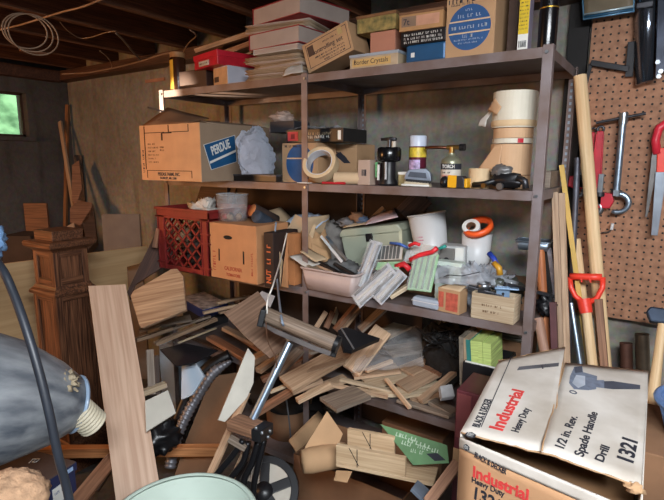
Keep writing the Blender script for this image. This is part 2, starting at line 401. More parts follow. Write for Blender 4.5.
# ------------------------------------------------------------------ light
def area(name, loc, aim, sx, sy, e, c, spread=PI):
    l = bpy.data.lights.new(name, 'AREA'); l.shape = 'RECTANGLE'; l.size = sx; l.size_y = sy; l.energy = e; l.color = c; l.spread = spread
    o = bpy.data.objects.new(name, l); COL.objects.link(o); o.location = loc
    o.rotation_euler = (V(aim)-V(loc)).to_track_quat('-Z', 'Y').to_euler(); return o
area('ceiling_tube_light', (.55, -.25, 2.13), (.0, .75, .6), 1.2, .3, 86, (.9, .95, 1))
area('fill_light_behind', (.9, -1.9, 1.35), (-.7, 1.9, .9), 1.0, 1.2, 11, (.9, .95, 1))  # added fill from behind the camera; no doorway is known there
area('warm_light_left', (-3.3, -.6, 1.55), (-2.3, 2.0, 1.25), .5, .5, 19, (1, .47, .17), math.radians(130))  # unseen warm light added from the left, with no window behind it
l = bpy.data.lights.new('sun_patch_spot', 'SPOT'); l.energy = 2600; l.color = (1, .8, .58); l.spot_size = math.radians(5.6); l.spot_blend = .9; l.shadow_soft_size = .015  # spot added low at the left, standing in for sun on the end post
o = bpy.data.objects.new('sun_patch_spot', l); COL.objects.link(o); o.location = (-3.6, -.1, 1.0)
o.rotation_euler = (V(-2.17, 1.684, 1.775)-V(o.location)).to_track_quat('-Z', 'Y').to_euler()
w = bpy.data.worlds.new('w'); SC.world = w; w.use_nodes = True
w.node_tree.nodes['Background'].inputs[0].default_value = (.55, .6, .7, 1); w.node_tree.nodes['Background'].inputs[1].default_value = .02
SC.view_settings.view_transform = 'Standard'; SC.view_settings.look = 'None'; SC.view_settings.gamma = 1; SC.view_settings.exposure = .14
# ------------------------------------------------------------------ helpers for boxes and print
def marks(parent, x0, x1, y, h, m, M, n=None, seed=0, name='print_line'):
    """a line of print too small to read: uneven strokes in one mesh, laid on the plane of M"""
    r = random.Random(seed); g = G(); x = x0
    while x < x1:
        wd = r.uniform(.5, 1.1)*h
        for k in range(r.randint(2, 6)):
            if x+wd*.8 > x1: break
            g.box(x, x+wd*.28, y-h*.5, y+h*r.uniform(.3, .55), 0, .0004)
            if r.random() < .7: g.box(x, x+wd*.75, y-h*.5 if r.random() < .5 else y+h*.25, y-h*.28 if r.random() < .0 else y+h*.42, 0, .0004) if r.random() < .5 else g.box(x, x+wd*.7, y-h*.5, y-h*.3, 0, .0004)
            x += wd
        x += h*.7
    return link(name, g, m, parent, M)
def MF(x, y, z): return M_at((x, y, z), FRONT)          # drawing plane on a front face (x right, y up)
def MR(x, y, z): return M_at((x, y, z), RIGHT)          # drawing plane on a right-hand face
def rbox(name, label, cat, x0, x1, y, z, h, d, m, rz=0, group=None, M=None, part='body', bevel=.002):
    """box with its root under the middle of its front edge"""
    w = x1-x0
    t = thing(name, label, cat, ((x0+x1)/2, y, z+.0006), rz, group, M)
    link(part, G().box(-w/2, w/2, 0, d, 0, h), m, t, None, bevel)
    return t, w
def lid(t, w, d, h, hl, m, o=.003, name='lid', z=None, bevel=.002):
    z = h-hl if z is None else z
    g = G(); g.box(-w/2-o, w/2+o, -o, d+o, z, z+hl+.002); return link(name, g, m, t, None, bevel)
Z1, Z2, Z3, Z4, Z5 = LEV

# ================================================================== TOP SHELF
p = at(177.5, 60, Y=1.80)
j = thing('jar', 'dark jar with tan lid and yellow label at the left end of the top shelf', 'jar', (p.x, p.y, Z1+.001))
jh = at(177.5, 53, Y=1.80).z-Z1
link('body', G().lathe([(0, 0), (.038, 0), (.04, .006), (.04, jh-.03), (.034, jh-.02)], 24), mat('amber_jar', (60, 34, 20), .25, var=.1), j)
link('lid', G().lathe([(0, jh), (.037, jh), (.038, jh-.004), (.038, jh-.026), (0, jh-.026)], 24), mat('tan_lid', (160, 120, 80), .6), j)
link('label', G().lathe([(.0405, .02), (.0405, jh-.04)], 24, Matrix.Rotation(math.radians(222), 4, 'Z'), arc=1.1), mat('yellow_label', (200, 158, 40), .6, var=.1), j)

x0, x1, h = fbox(186, 211, 70, 1.76, Z1)
t, w = rbox('flat_box', 'dark brown flat box under the left end of the red box on the top shelf', 'box', x0-.03, x1-.012, 1.74, Z1, h-.002, .2, mat('brown_black_box', (58, 36, 30), .6))
x0, x1, h = fbox(211, 231, 67, 1.72, Z1)
WB = mat('box_white_grey', (176, 176, 186), .7, var=.08)
t, w = rbox('shoe_box', 'white and grey box with tan end label under the bright red box', 'box', x0, x1, 1.716, Z1, h, .26, WB, -14)
link('end_label', G().box(-w/2+.003, w/2-.003, -.0012, 0, .004, h-.004), mat('tan_label', (190, 150, 110), .7), t)
link('end_mark', G().box(-w/2+.012, -w/2+.052, -.0022, -.0012, .018, .042), mat('brown_mark', (70, 48, 36), .7), t)
hw_ = h
x0, x1, h = fbox(190, 223, 53, 1.70, Z1)
h2 = h-hw_-.004
t, w = rbox('flat_box', 'bright red flat box with a white label on its front, top shelf', 'box', x0, x1, 1.694, Z1+hw_+.001, h2, .30, REDP, -14, bevel=.003)
lid(t, w, .30, h2, h2*.36, mat('red_lid', (190, 32, 50), .4, var=.15))
link('front_label', G().box(-w*.26, w*.16, -.0045, -.0012, h2*.12, h2*.48), PAPER, t)
marks(t, -w*.22, w*.12, h2*.3, .007, INK, MF(0, -.0047, 0), seed=3)

# mouldings behind the stacks
for i, (a, b_, nm, lb, mm) in enumerate((
        ((197, 50), (268, 27), 'moulding_strip', 'long pale-edged moulding strip sloping behind the red box on the top shelf', W_TAN),
        ((204, 60), (266, 37), 'moulding_strip', 'reddish moulding strip just under the pale-edged one on the top shelf', W_RED),
        ((222, 66), (264, 46), 'moulding_strip', 'lowest thin tan strip behind the red box on the top shelf', W_PINE))):
    plank(nm, lb, at(*a, Y=1.98-.02*i), at(*b_, Y=1.98-.02*i), .04 if i < 2 else .012, .022 if i < 2 else .01, mm, 25, 'moulding')
# stack of papers and books
def book(label, x0, x1, y, z, h, d, cover, rz=0, name='book', group=None, M=None, tc=.004):
    w = x1-x0
    t = thing(name, label, 'book', ((x0+x1)/2, y, z+.0006), rz, group, M)
    g = G(); g.box(-w/2, w/2, 0, d, 0, tc); g.box(-w/2, w/2, 0, d, h-tc, h); g.box(-w/2, -w/2+tc, 0, d, tc, h-tc)
    link('cover', g, cover, t, None, .001)
    link('pages', G().box(-w/2+tc, w/2-.006, .004, d-.004, tc, h-tc), PAGES, t)
    return t
RC = mat('book_red', (150, 34, 40), .5, var=.15)
xa = at(250, 60, Y=1.74).x; xb = at(306, 60, Y=1.74).x
def zt(px, py, Y=1.74): return at(px, py, Y=Y).z
def papers(label, x0, x1, y, z, h, d, m, seed, rz=0, name='paper_stack', cat='papers'):
    t = thing(name, label, cat, ((x0+x1)/2, y, z+.0006), rz)
    w = x1-x0; r = random.Random(seed); n = max(2, int(h/.006)); g = None
    for k in range(n):
        g = G(); a = r.uniform(-.012, .012); b2 = r.uniform(-.012, .012); th = h/n
        g.sheet((-w/2+a, 0+b2, k*th), (w/2+a, 0+b2, k*th), (-w/2+a, d, k*th), (w/2+a, d, k*th), 6, 3, .0015, 9, seed+k)
        link('sheet', g, m if k % 4 else PAGES, t, None, solid=th*.6)
    return t
z = Z1
for (yt, x0_, x1_, kind, lb, rz) in (
        (66, xa+.005, xb-.02, 'p', 'folded yellowed papers at the bottom of the book stack, top shelf', 4),
        (60, xa+.03, xb, 'p', 'loose papers second from the bottom of the book stack', -5),
        (53, xa-.01, xb-.04, 'p', 'brown folded papers under the thin white book in the stack', 6),
        (47, xa+.045, xb-.02, 'w', 'thin white book lying under the red-edged book in the stack', 0),
        (30, xa+.012, xb-.005, 'r', 'white-paged red-edged book in the middle of the top-shelf stack', -4),
        (21, xa+.02, xb+.02, 'p', 'crumpled papers lying between the two red books of the stack', 9),
        (1, xa+.02, xb+.015, 'R', 'thick red hardback book on top of the stack under the joists', -10)):
    z1 = min(zt(283, yt), 2.135); h = max(.008, z1-z)
    if kind == 'p': papers(lb, x0_, x1_, 1.72, z, h-.0035, .24, PAPER_Y, int(yt), rz)
    else: book(lb, x0_, x1_, 1.712, z, h-.001, .25 if kind != 'R' else .3, RC if kind != 'w' else PAPER, rz, tc=.0035)
    z = z1
# white scrap paper over the mid upright
tag(link('paper_scrap', G().sheet(at(282, 76, Y=1.66), at(303, 72, Y=1.66), at(287, 68, Y=1.70), at(302, 64, Y=1.70), 8, 5, .006, 30, 3), PAPER, None, None, solid=.0006), 'torn white paper scrap sticking out over the shelf edge above the middle post', 'paper')

# tilted printed carton
P = at(308.5, 73.5, Y=1.70); Q = at(354, 49.5, Y=1.70); T = at(301.5, 46, Y=1.70)
M, L = frame(P, Q); hh_ = (T-P).length
t = thing('cardboard_carton', 'tan printed carton tilted up against its neighbours on the top shelf', 'box', M=M)
link('body', G().box(0, L, 0, .13, 0, hh_), CARD, t, None, .002)
g = G()
for a in (.007,): g.box(.016, L-.01, -.0006, -.0001, .012, .014); g.box(.016, L-.01, -.0006, -.0001, hh_-.012, hh_-.010); g.box(.016, .018, -.0006, -.0001, .012, hh_-.012); g.box(L-.012, L-.010, -.0006, -.0001, .012, hh_-.010)
link('printed_border', g, INK, t)
link('dark_stamp', G().box(.022, .052, -.0012, -.0001, hh_*.5, hh_*.84), mat('stamp', (70, 50, 40), .7), t)
link('small_sticker', G().box(L-.05, L-.03, -.0012, -.0001, hh_*.70, hh_*.92), mat('sticker', (190, 165, 110), .7), t)
text(t, 'controlling set', .026, INK, (.115, -.0004, hh_*.56), FRONT)
for i in range(3): marks(t, .05+.02*i, L-.03, hh_*(.38-.1*i), .006, INK, MF(0, -.0004, 0), seed=10+i)
marks(t, .1, .17, hh_*.76, .006, INK, MF(0, -.0004, 0), seed=19)

# handwriting box and the small boxes on it
x0, x1, h = fbox(350, 398, 52, 1.70, Z1)
GL = mat('grey_blue_lid', (150, 158, 168), .5, var=.08)
t, w = rbox('storage_box', 'low pale box with a handwritten yellow label on the top shelf', 'box', x0, x1, 1.70, Z1, h-.004, .16, mat('greybeige', (172, 152, 126), .6))
lid(t, w, .16, h-.004, .009, GL)
link('paper_label', G().box(-w*.44, w*.36, -.0014, 0, .008, h-.02), mat('yellow_paper', (196, 160, 100), .8, var=.06), t)
text(t, 'Border Crystals', .024, INK, (-w*.05, -.0016, h*.42), FRONT, .95)
hb = h
x0, x1, h = fbox(371, 396, 31, 1.74, Z1)
t, w = rbox('small_box', 'small pinkish box standing on the box with the handwritten label', 'box', x0, x1, 1.735, Z1+hb, h-hb-.002, .1, mat('pinkish_box', (172, 118, 96), .8, var=.08))
hb2 = h
x0, x1, h = fbox(358, 396, 14, 1.74, Z1)
t, w = rbox('small_box', 'worn green and brown patterned box on top of the pinkish box', 'box', x0+.002, x1+.004, 1.73, Z1+hb2, h-hb2-.002, .115, mat('map_pattern', (150, 128, 74), .8, var=.3, scale=40, dirt=(82, 84, 52)))
link('lid_edge', G().box(-w/2-.002, w/2+.002, -.002, .117, h-hb2-.012, h-hb2-.001), mat('brown_lid', (120, 84, 52), .8), t)
x0, x1, h = fbox(352, 370, 30, 1.80, Z1)
t, w = rbox('leather_case', 'black creased case squeezed between the tilted carton and the pinkish box', 'case', x0, x1, 1.86, Z1, h+.02, .12, mat('black_leather', (30, 27, 27), .45, var=.4, bump=.4))
# blue tin, dark box and tan box in one pile
x0, x1, h = fbox(406, 447, 43, 1.70, Z1)
t, w = rbox('tin_box', 'blue tin box at the bottom of the pile beside the round-print carton', 'tin', x0, x1-.004, 1.70, Z1, h, .2, mat('blue_tin', (38, 82, 122), .4, .2, var=.15), bevel=.008)
link('emblem', G().box(-w*.36, -w*.27, -.001, .0, h*.3, h*.55), INK_W, t)
hb = h
x0, x1, h = fbox(401, 447, 29, 1.70, Z1)
t, w = rbox('flat_box', 'black box with lines of white print between the blue tin and the tan box', 'box', x0, x1-.004, 1.70, Z1+hb, h-hb-.002, .21, BLACK)
for i, yy in enumerate((.72, .45, .2)): marks(t, -w*.42, w*.44, (h-hb)*yy, .0075, INK_W, MF(0, -.0006, 0), seed=30+i)
hb = h
x0, x1, h = fbox(400, 443, 10, 1.70, Z1)
t, w = rbox('flat_box', 'tan lidded box with a dark border on top of the black print box', 'box', x0, x1, 1.70, Z1+hb, h-hb-.002, .19, mat('tan_box', (170, 128, 84), .8, var=.1), 3)
lid(t, w, .19, h-hb-.002, .007, mat('tan_edge', (120, 84, 56), .8), .002)
link('front_print', G().box(-w*.1, w*.42, -.0012, 0, .014, h-hb-.016), mat('pinkish_print', (186, 138, 112), .8), t)
link('front_print', G().box(-w*.44, -w*.1, -.0012, 0, .014, h-hb-.016), mat('greyish_print', (132, 108, 90), .8), t)
text(t, '7t', .03, INK, (-w*.33, -.0015, (h-hb)*.45), FRONT)
# round-print carton
x0, x1, h = fbox(447, 496, 4, 1.70, Z1)
h = min(.29, h+.05)
t, w = rbox('cardboard_carton', 'tall tan carton with a big round blue print on the top shelf', 'box', x0, x1, 1.70, Z1, h, .2, CARD)
rc = w*.435; cz = at(472, 27, Y=1.70).z-Z1
g = G(); g.prism([(rc*math.cos(2*PI*i/40), rc*math.sin(2*PI*i/40)) for i in range(40)], .0005)
link('round_print', g, INK_B, t, MF(-.002, -.0001, cz))
g = G()
for zz in (rc*.3, -rc*.22): c = math.sqrt(rc*rc-zz*zz); g.box(-c, c, zz-.0022, zz+.0022, .0005, .0009)
link('print_stripe', g, CARD_L, t, MF(-.002, -.0001, cz))
for i, (zz, a, hg) in enumerate(((.78, .2, .008), (.52, .55, .011), (.03, .86, .011), (-.36, .3, .011), (-.52, .7, .005), (-.66, .5, .005))):
    marks(t, -rc*a, rc*a, rc*zz, hg, mat('pale_print', (150, 160, 175), .7, var=.05, bump=0), MF(-.002, -.0007, cz), seed=40+i)
marks(t, -w*.46, w*.12, cz+rc*1.22, .016, INK, MF(0, -.0004, 0), seed=50)
marks(t, -w*.4, w*.1, cz+rc*1.06, .008, INK, MF(0, -.0004, 0), seed=51)
# things at the right end
x0, x1, h = fbox(508, 519, 4, 1.75, Z1)
rbox('wooden_case', 'narrow dark brown case standing between the round-print carton and the yellow box', 'case', x0, x1-.004, 1.76, Z1, .3, .16, mat('dark_brown_case', (62, 40, 28), .6))
x0, x1, h = fbox(520, 531, 4, 1.72, Z1)
t, w = rbox('tall_box', 'tall narrow yellow and white box near the right end of the top shelf', 'box', x0, x1, 1.715, Z1, .3, .045, mat('lilac_box', (130, 120, 135), .6, var=.15))
h = at(525, 34, Y=1.715).z-Z1
link('yellow_panel', G().box(-w*.46, w*.46, -.0008, 0, h, .298), mat('yellow_panel', (206, 176, 30), .6, var=.12), t)
link('white_panel', G().box(-w*.46, w*.46, -.0008, 0, .006, h), INK_W, t)
g = G(); r = random.Random(2); x = -w*.36
while x < w*.34: a = r.uniform(.0008, .0022); g.box(x, x+a, -.0014, -.0009, .012, h*.62); x += a+r.uniform(.0008, .002)
link('barcode', g, INK, t)
for i in range(9): marks(t, -w*.4, w*.4, h+.016+i*.011, .004, INK, MF(0, -.001, 0), seed=60+i)
a = at(549, 44, Y=1.72); 
t = thing('thermos', 'black cylindrical flask with a thin gold ring at the right end of the top shelf', 'flask', (at(548.5, 40, Y=1.74).x-.004, 1.74, Z1+.001))
rr = (at(558, 30, Y=1.74).x-at(539, 30, Y=1.74).x)/2
link('body', G().lathe([(0, 0), (rr*.96, 0), (rr, .006), (rr, .24), (rr*.94, .25), (rr*.94, .3), (0, .302)], 28), mat('gloss_black', (14, 14, 17), .22, var=.1, bump=0), t)
gz = at(549, 8, Y=1.72).z-Z1
link('gold_ring', G().lathe([(rr+.0004, gz), (rr+.0012, gz+.002), (rr+.0004, gz+.004)], 28), mat('gold', (190, 150, 60), .35, .8), t)

# ================================================================== SECOND SHELF
YP = 1.50
P = at(139, 125, Y=YP); Q = at(199, 122, Y=YP); pw = Q.x-P.x; ph = at(170, 123.5, Y=YP).z-Z2-.003
t = thing('cardboard_carton', 'large open cardboard carton with a blue name sign overhanging the second shelf at the left', 'box', ((P.x+Q.x)/2, YP, Z2+.001))
BG = mat('carton_shaded_side', (148, 126, 104), .85, var=.06)  # greyer than the front: shade of the right side put into the colour
CF = mat('carton_lit_front', (206, 156, 112), .85, var=.08)  # warm light on the front put into the colour
g = G(); d = .45; k = .004
g.box(-pw/2, pw/2, 0, k, 0, ph); g.box(-pw/2, pw/2, d-k, d, 0, ph); g.box(-pw/2, -pw/2+k, k, d-k, 0, ph); g.box(-pw/2, pw/2, k, d-k, 0, .004)
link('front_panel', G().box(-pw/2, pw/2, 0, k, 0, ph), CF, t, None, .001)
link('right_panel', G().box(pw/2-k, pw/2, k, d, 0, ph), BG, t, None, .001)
g = G(); g.box(-pw/2, pw/2-k, d-k, d, 0, ph); g.box(-pw/2, -pw/2+k, k, d-k, 0, ph); g.box(-pw/2+k, pw/2-k, k, d-k, 0, .004)
link('body', g, CARD, t)
link('flap', G().sheet((-pw/2+.03, .0, ph), (pw/2-.05, .0, ph), (-pw/2+.10, .09, ph+.085), (pw/2-.10, .15, ph+.03), 6, 4, .003, 9, 1), CARD_D, t, None, solid=.003)
link('flap', G().sheet((-pw/2, .02, ph), (-pw/2, d-.02, ph), (-pw/2+.11, .03, ph+.03), (-pw/2+.1, d-.03, ph+.045), 6, 4, .003, 9, 1), CARD_D, t, None, solid=.003)
link('flap', G().sheet((pw/2, .05, ph), (pw/2, d-.02, ph), (pw/2-.08, .08, ph+.012), (pw/2-.1, d-.03, ph+.02), 6, 4, .003, 9, 1), BG, t, None, solid=.003)
# die-cut lines and slots of the front
g = G(); e = -.0006
for (a, b_, c, d2) in ((-.42, -.405, .2, .98), (-.42, -.06, .855, .868), (-.0, .015, .84, .99), (.015, .33, .855, .868), (.322, .335, .855, .98), (-.12, -.095, .72, .85), (-.1, .06, .84, .862), (-.4, .36, .175, .186), (.352, .362, .06, .18), (-.4, -.39, .04, .18)):
    g.box(a*pw, b_*pw, e, 0, c*ph, d2*ph)
link('die_cut_line', g, mat('slot_dark', (60, 36, 22), .9, bump=0), t)
text(t, 'PERDUE FARMS, INC.', .021, INK, (-.02*pw, -.0008, ph*.115), FRONT, .8, .0003)
text(t, 'SALISBURY, MD. 21801', .014, INK, (-.03*pw, -.0008, ph*.045), FRONT, .85, .0002)
for i in range(6): marks(t, -.36*pw, (-.17 if i % 2 else -.22)*pw, ph*(.66-.065*i), .007, CARD_D, MF(0, -.0006, 0), seed=70+i)
for i in range(2): marks(t, -.15*pw, -.07*pw, ph*(.60-.05*i), .008, CARD_D, MF(0, -.0006, 0), seed=80+i)
for zz in (.38, .14): marks(t, 0, .05, 0, .012, INK, M_at((-.455*pw, -.0006, ph*zz), (90, -90, 0)), seed=85)
# blue sign with white edge on the right side
sx = t.location.x+pw/2
q = [at(a, b_, X=sx+.0004) for a, b_ in ((211.5, 169.5), (236.5, 161.5), (234.5, 135.5), (204, 145))]
q = [(v.y-YP, v.z-Z2-.001) for v in q]; c = (sum(a for a, b_ in q)/4, sum(b_ for a, b_ in q)/4)
link('sign_edge', G().prism([(c[0]+(a-c[0])*1.035, c[1]+(b_-c[1])*1.035) for a, b_ in q], .0006), INK_W, t, MR(pw/2, 0, 0))
link('sign', G().prism(q, .0006), mat('sign_blue', (18, 78, 122), .6, var=.08, bump=0), t, MR(pw/2+.0007, 0, 0))
an = math.degrees(math.atan2(q[1][1]-q[0][1], q[1][0]-q[0][0]))
M = MR(pw/2+.0015, c[0], c[1]) @ Matrix.Rotation(math.radians(an+6), 4, 'Z')
text(t, 'PERDUE', .054, INK_W, (0, .024, 0), (0, 0, 0), .62, .0015, M=M)
link('underline', G().box(-.085, .085, -.022, -.012, 0, .0005), INK_W, t, M)
M, L = frame(at(148, 107.5, Y=1.53), at(190, 118, Y=1.66))
tag(link('dark_stick', G().box(0, L, -.012, .012, -.004, .004), W_DARK, None, M), 'thin dark stick poking out of the open carton with the blue name sign', 'stick')
# grey plastic bag
c = at(254, 160, Y=1.675)
BAGM = mat('bag_blue_grey', (218, 226, 242), .3, var=.12, scale=14, bump=.5, spec=.7)
g = G().blob((0, 0, 0), (.175, .115, .128), .24, 4.2, 15, 80, 50, flat=-.075)
g.v = [(c.x+.018-.16*v[2], c.y+v[1], Z2+.110+v[2]) for v in g.v]
tag(link('plastic_bag', g, BAGM), 'blue-grey bulging plastic bag on the second shelf beside the large open carton', 'bag')
x0, x1, h = fbox(233, 277, 173, 1.70, Z2)
t, w = rbox('tray', 'flat black tray on the second shelf edge in front of the grey plastic bag', 'tray', x0, x1, 1.695, Z2, .03, .035, BLACK)
link('tray_rim', G().box(-w/2-.002, w/2+.002, -.003, .038, .024, .031), mat('grey_rim', (64, 64, 70), .4), t)
# carton with blue disc, in front of the middle post's left
x0, x1, h = fbox(282, 318, 143, 1.74, Z2)
t, w = rbox('cardboard_carton', 'tan carton with a blue disc behind the middle post on the second shelf', 'box', x0, x1, 1.74, Z2, h, .14, CARD)
cz = h*.48; rc = w*.40
link('round_print', G().prism([(rc*.95*math.cos(2*PI*i/36), rc*1.05*math.sin(2*PI*i/36)) for i in range(36)], .0006), INK_B, t, MF(-.0*w, -.0001, cz))
link('print_stripe', G().box(-rc*.9, rc*.9, rc*.25, rc*.32, .0006, .001), CARD_L, t, MF(0, -.0001, cz))
marks(t, -w*.42, w*.2, h*.92, .01, INK, MF(0, -.0004, 0), seed=91)
hcb = h
# carton with a curved arc
x0, x1, h = fbox(318, 352, 144, 1.86, Z2)
t, w = rbox('cardboard_carton', 'tan carton with a curved printed line behind the tape rolls on the second shelf', 'box', x0-.05, x1, 1.90, Z2, h, .16, CARD)
g = G(); g.tube([(.09*math.cos(a)-.02, .05*math.sin(a)+h*.5, .0005) for a in [PI*i/14 for i in range(15)]], .0022, 5)
link('printed_arc', g, INK, t, MF(0, -.0004, 0))
link('printed_patch', G().prism([(.0, h*.72), (.03, h*.8), (.085, h*.5), (.05, h*.5)], .0005), INK, t, MF(0, -.0003, 0))
# long black box on top of both
a = at(268, 141, Y=1.76); b_ = at(343, 146, Y=1.76)
t, w = rbox('long_box', 'long black box with a red square and white print lying across the cartons', 'box', at(287, 140, Y=1.76).x, at(344, 140, Y=1.76).x, 1.755, Z2+hcb+.002, .055, .19, BLACK)
link('red_square', G().box(-w*.47, -w*.28, -.0008, 0, .008, .046), mat('red_square', (190, 60, 62), .6), t)
link('red_figure', G().box(-w*.41, -w*.34, -.0014, -.0009, .016, .036), mat('dark_red', (120, 20, 30), .6), t)
for i, (zz, aa, bb, mm) in enumerate(((.036, -.2, .36, mat('tan_print', (170, 150, 120), .7, bump=0)), (.022, -.14, .3, INK_W), (.010, .02, .12, mat('teal_print', (60, 150, 180), .7, bump=0)))):
    marks(t, w*aa, w*bb, zz, .011, mm, MF(0, -.0006, 0), seed=95+i)
link('barcode', G().box(w*.41, w*.46, -.0008, 0, .008, .046), INK_W, t)
x0 = at(268, 140, Y=1.78).x; x1 = at(288, 140, Y=1.78).x
t, w = rbox('metal_case', 'dark grey case on the cartons left of the long black box', 'case', x0-.03, x1-.004, 1.83, Z2+.222, .05, .12, mat('case_grey', (50, 50, 56), .5))
c = at(279, 133.5, Y=1.86)
tag(link('crumpled_plastic', G().blob((c.x, 1.89, Z2+.296), (.055, .05, .026), .5, 6, 5, flat=-.022), film('pinkish_plastic', (215, 195, 185), .5)), 'small crumpled clear plastic wrap on the dark grey case', 'plastic wrap')
c = at(318, 133, Y=1.86)
tag(link('plastic_sheet', G().sheet((c.x-.13, 1.80, Z2+hcb+.066), (c.x+.11, 1.80, Z2+hcb+.064), (c.x-.13, 1.93, Z2+hcb+.085), (c.x+.09, 1.93, Z2+hcb+.075), 20, 8, .012, 25, 9), film('white_film', (205, 210, 216), .6)), 'flat white plastic bag spread on the long black box', 'plastic bag')
# big tape roll leaning and the core roll in front
c = at(327, 170, Y=1.75)
MASK = mat('masking_tape', (206, 178, 140), .75, var=.06); TAPE_IN = mat('tape_core', (190, 160, 122), .8, var=.06)
def roll(label, c, R, r, h, M=None, m=MASK, core=None, name='tape_roll', cat='tape', group=None):
    t = thing(name, label, cat, M=M if M else Matrix.Translation(V(c)), group=group)
    link('tape', G().lathe([(r+.003, 0), (R, 0), (R, h), (r+.003, h), (r+.003, 0)], 36, smooth=False), m, t, None, .0012)
    link('core', G().lathe([(r, .001), (r+.003, .001), (r+.003, h-.001), (r, h-.001), (r, .001)], 30, smooth=False), core or TAPE_IN, t)
    return t
Rr = .072
M = Matrix.Translation((c.x-.005, 1.725, Z2+Rr*.86+.006)) @ Euler((math.radians(62), math.radians(0), math.radians(12))).to_matrix().to_4x4()
roll('wide cream masking tape roll leaning upright behind the middle post', None, Rr, .054, .045, M, core=mat('core_white', (196, 196, 200), .6))
a = at(336, 178.5, Y=1.70); b_ = at(357, 177.5, Y=1.70); d = b_-a; rr = .024
M = Matrix.Translation((a.x, 1.715, Z2+rr+.001)) @ V(1, .0, 0).to_track_quat('Z', 'Y').to_matrix().to_4x4() @ Matrix.Rotation(.3, 4, 'Z')
M = Matrix.Translation((a.x, 1.69, Z2+rr+.001)) @ V(.93, .36, 0).to_track_quat('Z', 'Y').to_matrix().to_4x4()
roll('tan paper roll lying with its hollow end showing beside the leaning tape roll', None, rr, .018, .115, M, m=CARD_L, core=mat('core_brown', (116, 66, 40), .8), name='paper_roll', cat='paper roll')
M, L = frame(at(322, 182.5, Y=1.674), at(345, 183, Y=1.68))
tag(link('marker', G().cyl((0, 0, .005), (L, 0, .005), .005), REDP, None, Matrix.Translation((M.translation.x, 1.676, Z2+.001)) @ Matrix.Rotation(.05, 4, 'Z')), 'thin red marker lying on the second shelf edge', 'marker')
tag(link('card_scrap', G().box(-.035, .03, -.018, .0, 0, .003), INK_W, None, Matrix.Translation((at(305, 180, Y=1.67).x, 1.679, Z2+.002))), 'white card scrap on the second shelf edge against the middle post', 'card')
# small carton with barcode
x0, x1, h = fbox(358, 370, 160, 1.705, Z2)
t, w = rbox('small_carton', 'small upright grey-tan carton with a barcode on the second shelf', 'box', x0, x1, 1.705, Z2, h, .055, mat('grey_tan', (176, 152, 136), .8, var=.06))
g = G(); r = random.Random(5); x = -w*.18
while x < w*.2: a = r.uniform(.0008, .002); g.box(x, x+a, -.0006, 0, h*.36, h*.62); x += a+r.uniform(.0006, .0016)
link('barcode', g, INK, t)
x0, x1, h = fbox(371, 377, 163, 1.74, Z2)
rbox('narrow_box', 'narrow dark maroon box right of the small barcode carton', 'box', x0, x1+.005, 1.75, Z2, h, .06, mat('maroon_dark', (60, 34, 32), .6))
# black router / sprayer
c = at(388, 180, Y=1.74)
t = thing('spray_pump', 'black pump with a ribbed collar and wing handle on the second shelf', 'pump', (c.x, 1.745, Z2+.001))
H = at(388, 139, Y=1.74).z-Z2
link('base', G().lathe([(0, 0), (.036, 0), (.036, .01), (.026, .03), (.026, H*.52)], 24), BLACK, t)
link('collar', G().lathe([(.026, H*.5), (.043, H*.53), (.046, H*.56), (.046, H*.78), (.04, H*.82), (0, H*.82)], 30), mat('gloss_black', (14, 14, 17), .22), t)
link('stem', G().cyl((0, 0, H*.8), (0, 0, H*.98), .008), DSTEEL, t)
link('handle', G().tube([(-.035, 0, H*.985), (0, 0, H*1.0), (.03, -.004, H*.985)], .006), DSTEEL, t)
link('knob', G().cyl((.022, -.006, H*.82), (.022, -.006, H*.94), .008), mat('white_knob', (190, 180, 165), .5), t)
link('light_strip', G().box(-.032, -.024, -.034, -.030, .02, H*.45), INK_W, t)
link('green_strip', G().box(-.044, -.035, -.030, -.024, .03, H*.5), mat('green_strip', (90, 160, 110), .5), t)
link('shaft_strip', G().box(-.002, .005, -.029, -.026, .015, H*.5), mat('lightgrey', (190, 195, 200), .4), t)
# spray can
c = at(417, 175, Y=1.80); H = at(417, 136, Y=1.80).z-Z2; rr = .033
t = thing('spray_can', 'spray can with a white cap and yellow and dark red label on the second shelf', 'spray can', (c.x, 1.80, Z2+.001))
link('can', G().lathe([(0, 0), (rr, 0), (rr, H*.78), (rr*.9, H*.81)], 28), mat('can_dark_red', (96, 34, 52), .35, .3, var=.5, scale=30), t)
link('yellow_band', G().lathe([(rr+.0005, H*.57), (rr+.0005, H*.76)], 28), mat('yellow_band', (206, 180, 60), .4, var=.3, scale=60), t)
link('print_patch', G().lathe([(rr+.0008, H*.22), (rr+.0008, H*.52)], 14, Matrix.Rotation(math.radians(-135), 4, 'Z'), arc=1.5), mat('print_patch', (170, 150, 190), .4, var=.6, scale=70), t)
link('cap', G().lathe([(rr*.98, H*.78), (rr*.98, H*.985), (rr*.9, H), (0, H)], 28), mat('cap_white', (196, 204, 220), .35, var=.03), t)
